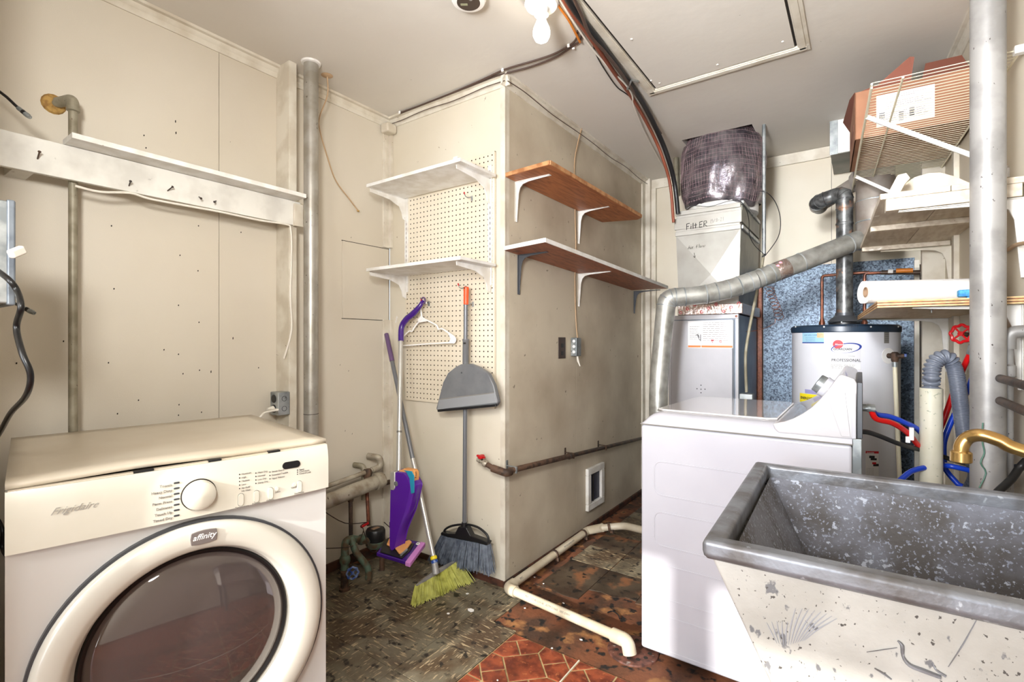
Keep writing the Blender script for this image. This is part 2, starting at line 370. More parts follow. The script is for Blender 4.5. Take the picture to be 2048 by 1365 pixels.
def clip_tile(x0, x1, y0, y1, mat, h=.004, g=.0009):
    if x1 - x0 < .02 or y1 - y0 < .02: return
    flat_tile('floor_tile', [(x0 + g, y0 + g), (x1 - g, y0 + g), (x1 - g, y1 - g), (x0 + g, y1 - g)], mat, h)
T = .2286
rt = random.Random(3)
XR = -1.163
for j in range(-3, 2):                     # olive tiles in the corner and in front of the dryer
    y1 = 1.675 + (j + 1) * T if j >= 0 else 1.675 + (j + 1) * T
    y0 = y1 - T
    off = .118 if j >= 0 else 0.
    xe = XR - off
    for k in range(6):
        x1 = xe - k * T; x0 = x1 - T
        yy1 = min(y1, YF)
        if x0 < XL: x0 = XL
        if x1 <= XL + .02: continue
        if j >= 0 and x1 > XS and y1 > YF: yy1 = min(y1, YF + .0)
        st = rt.random() < .22
        clip_tile(x0, x1, y0, yy1, M_tileD if st else (M_tileA if (j + k) % 2 else M_tileB), .004 + rt.uniform(-.0004, .0006))
for j in range(-8, -3):
    y0 = 1.675 + j * T
    for k in range(6):
        x1 = XR - k * T; x0 = max(x1 - T, XL)
        if x1 > XL + .02 and not (y0 < .1 and x1 < -1.3): clip_tile(x0, x1, y0, y0 + T, M_tileA if (j + k) % 2 else M_tileB)
# surviving tiles beyond the pipe, torn along their near edge
for k, (xa, xb) in enumerate([(-1.30, -1.074), (-1.072, -.846), (-.844, -.618), (-.616, -.39), (-.388, -.16)]):
    ys = 2.045 if k == 0 else 2.19
    if k == 0:
        flat_tile('floor_tile', [(xa, ys), (-1.22, ys + .004), (-1.15, ys - .006), (xb, ys + .002), (xb, 2.40), (xa, 2.40)], M_tileD)
    else:
        flat_tile('floor_tile', [(xa + .001, ys - .045 + .01 * k), (xa + .06, ys - .02), (xa + .12, ys - .035), (xa + .17, ys + .0), (xb, ys - .005), (xb, 2.40), (xa + .001, 2.40)], M_tileD)
    y = 2.402
    while y < 3.86:
        if not (k == 0 and rt.random() < .35): clip_tile(xa, xb, y, min(y + T, 3.87), M_tileD if rt.random() < .7 else M_tileA, .0035 + rt.uniform(-.0006, .0006))
        y += T
# terracotta sheet: 12 inch squares, each a diamond with elongated pieces round it
def pattern(s=.2985):
    h = s / 2; q = .098; c = .072; out = []
    D4 = [(0, q), (q, 0), (0, -q), (-q, 0)]
    out.append(D4)
    for sx, sy in ((1, 1), (1, -1), (-1, -1), (-1, 1)):
        out.append([(sx * h, sy * h), (sx * (h - c), sy * h), (sx * h, sy * (h - c))])
        m1 = (sx * q / 2, sy * q / 2); m2 = (sx * (h - c / 2), sy * (h - c / 2))
        out.append([(0, sy * q), (0, sy * h), (sx * (h - c), sy * h), m2, m1])
        out.append([(sx * q, 0), (sx * h, 0), (sx * h, sy * (h - c)), m2, m1])
    return out
def shrink(poly, d):
    n = len(poly); a = sum(poly[i][0] * poly[(i + 1) % n][1] - poly[(i + 1) % n][0] * poly[i][1] for i in range(n))
    if a < 0: poly = poly[::-1]
    out = []
    for i in range(n):
        p0, p1, p2 = Vector(poly[i - 1]), Vector(poly[i]), Vector(poly[(i + 1) % n])
        e1 = (p1 - p0).normalized(); e2 = (p2 - p1).normalized()
        n1 = Vector((-e1.y, e1.x)); n2 = Vector((-e2.y, e2.x)); k = 1 + n1.dot(n2)
        out.append(tuple(p1 + (n1 + n2) * d / max(k, .3)))
    return out
S12 = .2995; PAT = [shrink(p, .0034) for p in pattern()]
RX0, RY1 = -1.161, 1.655
B().box(RX0, 1.0, -2.3, RY1, -.003, -.0008).build('grout_sheet', M_grout, floor, flat=True)
far = B(); protos = {}
for ix in range(0, 8):
    for iy in range(0, 13):
        cx = RX0 + (ix + .5) * S12; cy = RY1 - (iy + .5) * S12
        near = ix < 4 and iy < 4
        for ip, poly in enumerate(PAT):
            if near:
                if ip not in protos:
                    n = len(poly); b = B(); v = [(p[0], p[1], 0) for p in poly] + [(p[0], p[1], .002) for p in poly]
                    top = [(p[0], p[1], .003) for p in shrink(poly, .0015)]
                    f = [tuple(range(2 * n, 3 * n))]
                    for k in range(2):
                        for i in range(n): j = (i + 1) % n; f.append((k * n + i, k * n + j, (k + 1) * n + j, (k + 1) * n + i))
                    b.add(v + top, f); protos[ip] = b.build('terracotta_tile', M_red, floor, flat=True); o = protos[ip]
                else:
                    o = protos[ip].copy(); COL.objects.link(o)
                o.location = (cx, cy, -.001)
            else:
                far.prism([(p[0] + cx, p[1] + cy, -.001) for p in poly], (0, 0, .003))
far.build('terracotta_tile_field', M_red, floor, flat=True, kind='stuff')
B().box(-.8655, -.8605, .2, RY1, -.001, .0022).build('seam_strip', M_trim, floor, flat=True)
# base of old brown sheet: torn lumps
# ceiling with a hole for the duct
ceil = B()
hx0, hx1, hy0, hy1 = -.94, -.53, 3.215, 3.64
for a in ((XL - .1, hx0, -2.5, 4.0), (hx1, 1.2, -2.5, 4.0), (hx0, hx1, -2.5, hy0), (hx0, hx1, hy1, 4.0)): ceil.box(a[0], a[1], a[2], a[3], ZC, ZC + .05)
ceiling = struct('ceiling', ceil, M_ceil, 'off-white painted board ceiling')
B().box(hx0 - .1, hx1 + .1, hy0 - .1, hy1 + .1, ZC + .3, ZC + .32).box(hx0 - .1, hx0, hy0 - .1, hy1 + .1, ZC + .05, ZC + .3).box(hx1, hx1 + .1, hy0 - .1, hy1 + .1, ZC + .05, ZC + .3) \
    .box(hx0, hx1, hy0 - .1, hy0, ZC + .05, ZC + .3).box(hx0, hx1, hy1, hy1 + .1, ZC + .05, ZC + .3).build('attic_void', M_dark, ceiling, flat=True)
# walls as boards with open joints over a dark backing
def board_wall(name, label, axis, plane, cuts, z0, z1, out, mat, th=.012, gap=.0012):
    """axis 'y': wall plane x=plane running along y"""
    b = B(); s = out
    if axis == 'y': b.box(plane - s * th, plane - s * (th + .05), cuts[0], cuts[-1], z0, z1)
    else: b.box(cuts[0], cuts[-1] - (.014 if 'front' in name else 0), plane - s * th, plane - s * (th + .05), z0, z1)
    wl = struct(name, b, M_dark, label, flat=True)
    for a, c in zip(cuts[:-1], cuts[1:]):
        q = B()
        if axis == 'y': q.box(plane - s * th, plane, a + gap, c - gap, z0, z1)
        else: q.box(a + gap, c - gap, plane - s * th, plane, z0, z1)
        q.build('wall_board', mat, wl, flat=True)
    return wl
ys = P(438, 200, x=XL).y; ys0 = ys - 1.22
wall_left = board_wall('wall_left', 'cream painted board wall with shelf above the dryer', 'y', XL, [.06, ys - .80, ys, YF], 0, ZC, 1, M_wallL)
wall_cf = board_wall('wall_closet_front', 'cream closet wall that carries the pegboard', 'x', YF, [XL, XS], 0, ZC, -1, M_wall)
sy = P(1153, 600, x=XS).y
wall_cs = board_wall('wall_closet_side', 'grimy cream closet side wall with two brown shelves', 'y', XS, [YF + .0125, sy, 3.84], 0, ZC, 1, M_wallS)
bx = P(1663, 450, y=YB).x
wall_back = board_wall('wall_back', 'cream wall behind furnace and water heater', 'x', YB, [-1.6, P(1378, 450, y=YB).x, bx, .55], 0, ZC, -1, M_wall)
# right wall (3 degrees off)
MR = rotz(WD, (WR0[0], WR0[1], 0))
def bR(): return B(MR)                  # local x into the wall, y along it
wr_ = struct('wall_right', bR().box(.012, .07, -4.4, 2.0, 0, ZC), M_dark, 'cream right wall with shelves, pipes and concrete sink', flat=True)
for a, c in ((-4.4, -1.5), (-1.5, -.28), (-.28, .94), (.94, 2.0)):
    bR().box(0, .012, a + .001, c - .001, 0, ZC).build('wall_board', M_wall, wr_, flat=True)
# stub beside the dryer, rear wall with the door and the window
struct('wall_stub', B().box(XL - .05, -1.40, .03, .11, 0, ZC), M_wall, 'short stub wall left of the dryer', flat=True)
struct('wall_outer_left', B().box(-3.1, -3.0, -2.45, .11, 0, ZC).box(-3.0, XL - .05, .03, .11, 0, ZC), M_wall, 'left wall of the space behind the camera', flat=True)
YR = -2.36
rear = B()
for x0, x1, z0, z1 in ((-3.1, -1.52, 0, ZC), (-1.52, -.54, 0, 1.0), (-1.52, -.54, 2.1, ZC), (-.54, -.424, 0, ZC), (-.424, .32, 2.0, ZC), (.32, 1.2, 0, ZC)):
    rear.box(x0, x1, YR - .04, YR, z0, z1)
struct('wall_rear', rear, M_wall, 'rear wall behind the camera with door opening and window', flat=True)
struct('window_1', B().box(-1.52, -1.48, YR - .04, YR + .01, 1.0, 2.1).box(-.58, -.54, YR - .04, YR + .01, 1.0, 2.1).box(-1.48, -.58, YR - .04, YR + .01, 1.0, 1.05).box(-1.48, -.58, YR - .04, YR + .01, 2.05, 2.1).box(-1.05, -1.01, YR - .04, YR + .01, 1.05, 2.05), M_white, 'white rear window frame behind the camera')
struct('ceiling_outer', B().box(-3.1, XL - .1, -2.5, .11, ZC, ZC + .05), M_ceil, 'ceiling of the space behind the camera', flat=True)
struct('ground_outside', B().box(-12, 12, -20, -3.0, -.14, -.06), mt('yard_ground', (150, 140, 124), .9), 'pale ground outside the rear door', flat=True)

# ---------------------------------------------------------------- trim
tn = [0]
def trim(b, label, mat=None, bev=.002, parent=None):
    tn[0] += 1
    return struct('trim_%d' % tn[0], b, mat or M_trim, label, bev=bev)
def crown(p, q, inward, label):
    """two stepped strips of moulding along the wall/ceiling joint"""
    p = Vector(p); q = Vector(q); n = Vector(inward); up = Vector((0, 0, 1))
    pr = [(0, -.052), (.006, -.052), (.010, -.044), (.010, -.030), (.018, -.022), (.020, -.012), (.034, -.010), (.036, 0), (0, 0)]
    pts = [p + n * a + up * c for a, c in pr]
    return trim(B().prism(pts, q - p), label, bev=0)
crown((XL, .11, ZC), (XL, YF, ZC), (1, 0, 0), 'stepped cream moulding along the left wall under the ceiling')
crown((XL, YF, ZC), (XS + .03, YF, ZC), (0, -1, 0), 'stepped cream moulding above the pegboard wall')
crown((XS, YF - .036, ZC), (XS, 3.84, ZC), (1, 0, 0), 'stepped cream moulding above the closet side wall')
trim(B().box(XS, bx, YB - .016, YB, ZC - .075, ZC - .002), 'flat cream strip above the furnace wall')
trim(B().box(bx + .005, .33, YB - .016, YB, ZC - .075, ZC - .002), 'flat cream strip above the water heater wall')
a = wr(0, 1.9, ZC); c = wr(0, -4.2, ZC)
crown(a, c, (-math.cos(WD), -math.sin(WD), 0), 'stepped cream moulding along the right wall under the ceiling')
zt1 = P(770, 495, x=XL + .01).z; zt2 = P(770, 640, x=XL + .01).z
trim(B().box(XL, XL + .012, YF - .055, YF - .004, zt1, ZC - .05).box(XL + .0, XL + .03, YF - .018, YF, zt1, ZC - .05), 'upper corner strip between left wall and pegboard wall')
trim(B().box(XL, XL + .012, YF - .055, YF - .004, .02, zt2).box(XL + .0, XL + .03, YF - .018, YF, .02, zt2), 'lower corner strip between left wall and pegboard wall')
trim(B().box(XL + .004, XL + .07, YF - .075, YF - .004, ZC - .10, ZC - .045), 'small cream corner block under the ceiling moulding', bev=.012)
trim(B().box(XS - .026, XS + .003, YF - .004, YF, .012, ZC - .05).box(XS, XS + .0008, YF - .003, YF + .035, .012, ZC - .05).box(XS - .006, XS + .0014, YF - .006, YF + .006, .012, ZC - .05), 'vertical corner bead on the outer closet corner')
trim(B().box(XS, XS + .012, 3.76, 3.84, .0, ZC).box(XS - .02, XS + .05, 3.82, 3.86, 0, ZC), 'vertical strip at the far end of the closet side wall')
trim(B().box(XS + .05, XS + .085, YB - .03, YB, 0, ZC - .075), 'vertical strip in the back corner left of the furnace')
trim(bR().box(-.09, 0, 1.23, 1.27, 0, ZC - .05), 'wooden stud standing against the right wall past the shelves')
trim(bR().box(-.02, 0, .93, .975, 0, ZC - .05), 'thin batten on the right wall behind the shelves')
# baseboards, old and dark
def baseboard(name, b, label): return struct(name, b, M_base, label, bev=.004)
baseboard('baseboard_closet_front', B().box(XL, XS + .012, YF - .012, YF, -.002, .030), 'dark broken baseboard below the pegboard wall')
baseboard('baseboard_closet_side', B().box(XS, XS + .012, YF - .012, 3.84, -.002, .034), 'dark broken baseboard below the closet side wall')
baseboard('baseboard_left', B().box(XL, XL + .012, .11, YF - .012, -.002, .05), 'dark baseboard along the left wall')
# stud on the left wall
trim(B().box(XL, -2.14, 1.254, 1.292, 0, ZC - .0), 'cream wooden stud on the left wall beside the steel column')

# ---------------------------------------------------------------- attic hatch, lamp, detector, access cover
t = thing('attic_hatch', 'painted attic hatch panel framed by stepped moulding in the ceiling', 'hatch', (-.54, 1.9, ZC))
X0, X1, Y0, Y1 = -.903, -.18, 1.32, 2.517
B().box(X0 + .056, X1 - .056, Y0 + .056, Y1 - .056, ZC - .009, ZC - .001).build('panel', M_ceil, t, bev=.001)
B().box(X0 + .03, X1 - .03, Y0 + .03, Y1 - .03, ZC - .002, ZC - .0005).build('joint', M_dark, t, flat=True)
for k, (u0, u1, v0, v1) in enumerate(((X0, X1, Y1 - .046, Y1), (X0, X1, Y0, Y0 + .046), (X0, X0 + .046, Y0 + .046, Y1 - .046), (X1 - .046, X1, Y0 + .046, Y1 - .046))):
    b = B().box(u0, u1, v0, v1, ZC - .012, ZC - .001)
    if k == 0: b.box(u0 + .012, u1 - .012, v0 + .006, v1 - .014, ZC - .017, ZC - .012)
    if k == 1: b.box(u0 + .012, u1 - .012, v0 + .014, v1 - .006, ZC - .017, ZC - .012)
    if k == 2: b.box(u0 + .014, u1 - .006, v0 - .02, v1 + .02, ZC - .017, ZC - .012)
    if k == 3: b.box(u0 + .006, u1 - .014, v0 - .02, v1 + .02, ZC - .017, ZC - .012)
    b.build('frame_strip', M_trim, t, bev=.0015)
for p in ((1263, 78), (1319, 166), (1435, 129), (1565, 83), (1302, 161)):
    q = P(*p, z=ZC - .009); B().lathe(q, (0, 0, -1), [(.005, 0), (.005, .003), (.003, .004), (0, .004)], 8).build('screw', M_white, t)

bp = P(1083, 8, z=ZC - .03)
t = thing('ceiling_lamp', 'bare lit bulb in white porcelain ceiling holder', 'lamp', (bp.x, bp.y, ZC))
B().lathe((bp.x, bp.y, ZC - .002), (0, 0, -1), [(.05, 0), (.05, .022)], 28).build('junction_box', M_brass, t)
B().lathe((bp.x, bp.y, ZC - .024), (0, 0, -1), [(.062, 0), (.064, .008), (.058, .016), (.034, .022), (.026, .024), (.024, .044), (.027, .048), (.023, .05)], 32).build('lamp_holder', M_porc, t)
B().lathe((bp.x, bp.y, ZC - .060), (0, 0, -1), [(.0135, -.004), (.0135, .014)], 16).build('bulb_cap', M_steel, t)
B().lathe((bp.x, bp.y, ZC - .072), (0, 0, -1), [(.0135, 0), (.015, .012), (.021, .03), (.029, .048), (.0325, .064), (.031, .078), (.024, .092), (.012, .1), (0, .1015)], 20).build('bulb', M_bulb, t)
t = thing('smoke_detector', 'round white ceiling alarm with dark face, cut by the top edge', 'alarm', (-1.185, 1.39, ZC))
sd = P(937, 3, z=ZC - .03)
t.location = (sd.x, sd.y, ZC); WM[t.name] = rotz(0, (sd.x, sd.y, ZC))
B().lathe((sd.x, sd.y, ZC - .001), (0, 0, -1), [(.068, 0), (.066, .018), (.060, .030), (.046, .034), (0, .034)], 36).build('shell', M_porc, t)
B().lathe((sd.x, sd.y, ZC - .0345), (0, 0, -1), [(.043, 0), (.043, .0015), (0, .0015)], 32).build('face', M_brownp, t)
dx = Vector((RT[0], RT[1], 0)); dy = Vector((FW[0], FW[1], 0))
c0 = Vector((sd.x, sd.y, ZC - .0365))
b = B(); cc = c0 - dx * .016 + dy * .0; b.prism([cc - dx * .014 - dy * -.012, cc + dx * .012 - dy * -.012, cc + dx * .012 - dy * -.002, cc - dx * .014 - dy * -.002], (0, 0, -.001)); b.build('display', M_lcd, t)
cc = c0 + dx * .010 - dy * .022; B().lathe(cc, (0, 0, -1), [(.0075, 0), (.0075, .002), (.0055, .002), (.0055, 0)], 20, closed=True).build('button', M_grink, t)

b = B(); ya, yb_ = P(683, 560, x=XL).y, P(778, 560, x=XL).y
zA = P(683, 480, x=XL).z; zB = P(683, 638, x=XL).z
t = thing('access_cover', 'flush cream wall hatch cut in the wall behind the mops', 'panel', (XL, (ya + yb_) / 2, zB))
B().box(XL + .001, XL + .005, ya + .004, yb_ - .006, zB + .003, zA - .004).build('cover', M_wallL, t, bev=.001)
B().box(XL + .0003, XL + .001, ya, yb_, zA - .005, zA).box(XL + .0003, XL + .001, ya, yb_, zB, zB + .004).box(XL + .0003, XL + .001, yb_ - .008, yb_, zB, zA).build('joint', M_dark, t, flat=True)
# ---------------------------------------------------------------- dryer
DO = (-1.459, .228, 0); DA = R(80); MD = rotz(DA, DO)
def bD(): return B(MD)
def dl(x, y, z): return MD @ Vector((x, y, z))
DX = (MD.to_3x3() @ Vector((1, 0, 0))); DN = (MD.to_3x3() @ Vector((0, -1, 0))); UP = Vector((0, 0, 1))
dry = thing('dryer', 'cream front-loading dryer with big round glass door, bottom left', 'dryer', DO, DA)
DW, DD, DH = .692, .712, .885
_b = bD(); _b.box(0, DW, .08, DD, .012, DH - .014)
_cx, _cz, _r, _n = .3475, .410, .305, 64
_rect = []; _circ = []
for _k in range(_n):
    _a = 2 * math.pi * _k / _n; _c, _s = math.cos(_a), math.sin(_a)
    _circ.append((_cx + _r * _c, .012, _cz + _r * _s))
    _t = min((DW - _cx) / _c if _c > 1e-6 else (_cx / -_c if _c < -1e-6 else 9), ((DH - .014 - _cz) / _s if _s > 1e-6 else ((_cz - .012) / -_s if _s < -1e-6 else 9)))
    _rect.append((_cx + _t * _c, .012, _cz + _t * _s))
_bk = [(x, .08, z) for x, y, z in _rect]
_f = []
for _k in range(_n):
    _j = (_k + 1) % _n; _f += [(_k, _n + _k, _n + _j, _j), (_k, _j, 2 * _n + _j, 2 * _n + _k)]
_b.add(_rect + _circ + _bk, _f)
for xx, zz in ((0, .012), (DW, .012), (DW, DH - .014), (0, DH - .014)):
    _i = sorted(range(_n), key=lambda i: (_rect[i][0] - xx) ** 2 + (_rect[i][2] - zz) ** 2)[:2]
    p, q = _rect[_i[0]], _rect[_i[1]]
    _b.add([p, q, (xx, .012, zz), (p[0], .08, p[2]), (q[0], .08, q[2]), (xx, .08, zz)], [(0, 1, 2), (0, 3, 5, 2), (1, 4, 5, 2)])
_b.build('body', M_dbody, dry, ang=30)
for x, y in ((.05, .06), (.64, .06), (.05, .65), (.64, .65)): B(MD).lathe((x, y, 0), (0, 0, 1), [(.022, 0), (.022, .008), (.012, .012), (.012, .02)], 14).build('foot', M_black, dry)
# lid, a little bowed up at its left front
def lid(u, v):
    x = u * DW; y = .012 + v * (DD - .012); bow = .006 * math.exp(-((u - .35) / .22) ** 2) * (1 - v) ** 2
    return (x, y, DH + bow)
b = bD(); b.grid(lid, 16, 10); b.build('lid', M_dtop, dry, thick=-.013, ang=50)
b = bD(); b.box(.004, DW - .004, .004, .02, DH - .016, DH - .0005); b.build('lid_gap', M_dtop, dry, flat=True)
for xa, xb in ((.215, .255), (.372, .402), (.52, .552)): bD().box(xa, xb, -.001, .011, DH - .004, DH + .0022).build('clip', M_black, dry, flat=True)
# control panel, bowed front
def pan(u, v):
    x = u * DW; z = .752 + v * (DH - .003 - .752)
    return (x, -.006 - .012 * math.sin(math.pi * u) ** .6 * 1 + .010 * v ** 6, z)
b = bD(); n0 = 24
b.grid(lambda u, v: pan(u, v), n0, 8)
pv = b.v[:]; 
b2 = bD(); b2.grid(lambda u, v: (u * DW, .012 if v > .5 else (-.006 - .012 * math.sin(math.pi * u) ** .6 + .010) * (1 - 2 * v) + .012 * 2 * v, DH - .003), n0, 2)
b2.grid(lambda u, v: (u * DW, (-.006 - .012 * math.sin(math.pi * u) ** .6) * (1 - v) + .012 * v, .752), n0, 1)
b2.add([(0, -.006, .752), (0, .012, .752), (0, .012, DH - .003), (0, .004, DH - .003)], [(0, 1, 2, 3)]).add([(DW, -.006, .752), (DW, .012, .752), (DW, .012, DH - .003), (DW, .004, DH - .003)], [(3, 2, 1, 0)])
b.v += b2.v; b.f += [tuple(i + len(pv) for i in f) for f in b2.f]
b.build('control_panel', M_cream, dry, ang=30)
PY = -.0185
def px_(x): return -.006 - .012 * math.sin(math.pi * x / DW) ** .6
kn = bD().lathe((.346, px_(.346), .808), (0, -1, 0), [(.037, -.002), (.037, .012), (.034, .022), (.026, .027), (0, .029)], 36).build('knob', M_cream, dry)
bD().lathe((.346, px_(.346), .808), (0, -1, 0), [(.0395, -.002), (.0395, .002), (.036, .0022)], 36).build('knob_seam', M_dark, dry)
def pill(x, z, w_, h, name, mat, th=.003, par=dry):
    n = 8; r_ = min(w_, h) / 2; pts = []
    for k, (cx, cz, a0) in enumerate(((x + w_ / 2 - r_, z + h / 2 - r_, 0), (x - w_ / 2 + r_, z + h / 2 - r_, 90), (x - w_ / 2 + r_, z - h / 2 + r_, 180), (x + w_ / 2 - r_, z - h / 2 + r_, 270))):
        for i in range(n): a = R(a0 + 90 * i / (n - 1)); pts.append((cx + r_ * math.cos(a), px_(x) + .0005, cz + r_ * math.sin(a)))
    return bD().prism(pts, (0, -th, 0)).build(name, mat, par, bev=.0008)
pill(.578, .842, .050, .020, 'display', M_black)
for (x, z, h) in ((.444, .772, .034), (.483, .772, .034), (.520, .772, .034), (.601, .774, .034)):
    pill(x, z, .0155, h + .001, 'button_recess', M_grink, .0006); pill(x, z, .0135, h - .002, 'button', M_cream, .004)
for x, z in ((.537, .781), (.587, .782)): pill(x, z, .010, .011, 'small_button', M_cream, .0035)
lab = ['Towels', 'Heavy Duty', 'Normal', 'Perm Press', 'Delicates', 'Touch Up', 'Timed Dry']
for i, s_ in enumerate(lab):
    z = .847 - i * .0136; x = .2985
    pill(x, z, .0125, .0045, 'indicator', M_gdark, .0012)
    text(s_, .0088, dl(.289, px_(.289) - .0006, z - .0055), DX, UP, 'lettering', M_grink, dry, align='RIGHT')
def ledcol(x, z, dz, items):
    for i, s_ in enumerate(items):
        zz = z - i * dz
        pill(x, zz, .0032, .0032, 'indicator_dot', M_ink, .0012)
        text(s_, .0062, dl(x + .0045, px_(x) - .0006, zz - .002), DX, UP, 'lettering', M_grink, dry)
ledcol(.441, .8405, .0095, ['Maximum', 'High', 'Medium', 'Low', 'Air Fluff/'])
text('No Heat', .0062, dl(.4455, px_(.44) - .0006, .7925), DX, UP, 'lettering', M_grink, dry)
ledcol(.482, .8365, .0095, ['More Dry', 'Normal', 'Less Dry', 'Damp Dry'])
ledcol(.519, .832, .0095, ['Shrink Guard', 'Extended Tumble', 'Signal Volume'])
ledcol(.596, .823, .0060, ['Signal', 'Cool Down', 'Control Lock'])
for s_, x, z in (('Temperature', .430, .7465), ('Dryness', .472, .7475), ('Options', .509, .7475), ('Start/Pause', .586, .7500), ('Cancel', .577, .769), ('Select', .532, .766)):
    text(s_, .0062, dl(x, px_(x) - .0006, z + .004), DX, UP, 'lettering', M_grink, dry)
text('Frigidaire', .021, dl(.068, px_(.1) - .0015, .822), DX, UP, 'script_lettering', M_alu, dry, shear=.6, xs=1.0)
# door
cx, cz = .3475, .410
bD().lathe((cx, .010, cz), (0, -1, 0), [(.327, -.002), (.327, .012), (.318, .013)], 72, caps=False).build('door_gap', M_gdark, dry)
bD().lathe((cx, .010, cz), (0, -1, 0), [(.319, 0), (.321, .016), (.316, .026), (.302, .031), (.272, .031), (.258, .026), (.250, .012), (.236, -.034), (.230, -.040)], 96, caps=False).build('door', M_dring, dry, ang=60)
bD().lathe((cx, .010, cz), (0, -1, 0), [(.2385, -.030), (.233, -.022), (.222, -.028)], 80, caps=False).build('door_seal', M_black, dry, ang=60)
prof = [(.231 * math.cos(a), -.038 + .05 * math.sin(a)) for a in [i * math.pi / 2 / 14 for i in range(15)]]
bD().lathe((cx, .010, cz), (0, -1, 0), prof, 80).build('door_glass', M_glass, dry, ang=80)
bpts = [(-.031, .001), (-.029, .0155), (-.015, .018), (0, .019), (.015, .018), (.029, .0155), (.031, .001), (.029, -.014), (.012, -.0165), (-.012, -.0165), (-.029, -.014)]
bd = bD().prism([(cx + .009 + x * .98, -.0205, cz + .287 + z) for x, z in bpts], (0, -.0045, 0)).build('badge', M_badge, dry, bev=.0015)
text('affinity', .0205, dl(cx + .009, -.0256, cz + .2835), DX, UP, 'script_lettering', M_porc, bd, shear=.35, align='CENTER', xs=.95)

# ---------------------------------------------------------------- washer
WX0, WX1, WY0, WY1 = -.69, -.022, 1.83, 2.515
was = thing('washer', 'white top-loading washer with sloping rear console, behind the sink', 'washer', ((WX0 + WX1) / 2, (WY0 + WY1) / 2, 0))
B().box(WX0, WX1, WY0, WY1, .025, .880).build('body', M_enamel, was, bev=.010)
for x in (WX0 + .06, WX1 - .06):
    for y in (WY0 + .06, WY1 - .06): B().lathe((x, y, 0), (0, 0, 1), [(.022, 0), (.022, .01), (.010, .014), (.010, .03)], 14).build('foot', M_black, was)
# deck with rounded front and sides
def deck(u, v):
    x = WX0 + u * (WX1 - WX0); y = WY0 + v * (WY1 - WY0)
    fx = min(u * (WX1 - WX0) / .075, 1); fy = min(min(v, 1 - v) * (WY1 - WY0) / .05, 1)
    k = (1 - (1 - fx) ** 2.6) ; q = (1 - (1 - fy) ** 2.6)
    return (x, y, .884 + .044 * k * q)
us = 28
b = B(); 
def uu(i, n, e): 
    t = i / n; return t
gu = [0, .008, .02, .035, .055, .08, .11, .14, .25, .4, .6, .8, 1]; gv = [0, .006, .015, .03, .05, .075, .12, .3, .5, .7, .88, .925, .95, .97, .985, .994, 1]
vs = [deck(a, c) for a in gu for c in gv]; nv = len(gv)
b.add(vs, [(i * nv + j, (i + 1) * nv + j, (i + 1) * nv + j + 1, i * nv + j + 1) for i in range(len(gu) - 1) for j in range(nv - 1)])
b.build('deck', M_enamel, was, ang=60)
B().box(WX0 - .001, WX1 + .001, WY0 - .001, WY1 + .001, .8805, .8845).build('deck_seam', M_grink, was, bev=0)
lp = [(-.655, 1.93), (-.63, 1.905), (-.26, 1.895), (-.235, 1.915), (-.235, 2.43), (-.26, 2.455), (-.60, 2.455), (-.64, 2.43)]
B().prism([(x, y, .926) for x, y in lp], (0, 0, .009)).build('lid', mt('lid_enamel', (226, 222, 222), .08, coat=1), was, bev=.004)
B().prism([(x * 1.0 + (.0 if x > -.4 else -.003), y + (-.003 if y < 2.2 else .003), .924) for x, y in lp], (0, 0, .005)).build('lid_seam', M_grink, was)
cp = [(-.240, .926), (-.205, .936), (-.180, .948), (-.155, .965), (-.130, .987), (-.108, 1.013), (-.090, 1.038), (-.074, 1.064), (-.058, 1.090), (-.050, 1.097), (-.016, 1.084), (-.010, 1.07), (-.012, .94), (-.022, .898), (-.222, .896), (-.234, .908)]
con = B().prism([(x, WY0 + .002, z) for x, z in cp], (0, WY1 - WY0 - .004, 0)).build('console', M_enam2, was, bev=.006, ang=25)
B().prism([(-.05, WY0 - .001, .905), (-.085, WY0 - .001, 1.02), (-.04, WY0 - .001, 1.045), (-.026, WY0 - .001, .905)], (0, .006, 0)).build('end_facet', M_enam2, was, bev=.002)
B().box(-.024, -.012, WY0 - .0, WY0 + .03, .90, 1.04).build('end_cover', M_enamel, was, bev=.003)
# back sheet and ports
B().box(WX1, .002, WY0 + .012, WY1 - .012, .06, .90).build('back_panel', M_steel, was, bev=.002)
B().box(-.012, .004, WY0 + .02, WY1 - .02, .90, 1.072).build('console_back', M_gdark, was, bev=.002)
# knob on the slope
kc = Vector((-.098, 2.13, 1.026)); ka = Vector((-.84, 0, .54))
B().lathe(kc, ka, [(.036, 0), (.038, .018), (.036, .02)], 30).build('knob_skirt', M_enamel, was)
B().lathe(kc, ka, [(.033, .018), (.034, .021), (.033, .040), (.030, .042), (0, .043)], 30).build('knob', M_steel, was)
# pressed outlines on the side
def rrect(x0, x1, z0, z1, r_, y, n=6):
    out = []
    for cx_, cz_, a0 in ((x1 - r_, z1 - r_, 0), (x0 + r_, z1 - r_, 90), (x0 + r_, z0 + r_, 180), (x1 - r_, z0 + r_, 270)):
        for i in range(n): a = R(a0 + 90 * i / (n - 1)); out.append(Vector((cx_ + r_ * math.cos(a), y, cz_ + r_ * math.sin(a))))
    return out
for z0, z1 in ((.622, .748), (.432, .558), (.236, .362), (.045, .172)):
    pts = rrect(-.637, -.075, z0, z1, .028, WY0 + .0008); pts.append(pts[0])
    B().tube(pts, .0032, 6, caps=False).build('pressed_outline', M_enamel, was)
# brass inlet valves
for y, z in ((1.93, .985), (1.975, .985)):
    B().cyl((.002, y, z), (.016, y, z), .009, 12).cyl((.016, y, z), (.024, y, z), .0105, 8).build('inlet', M_steel, was)

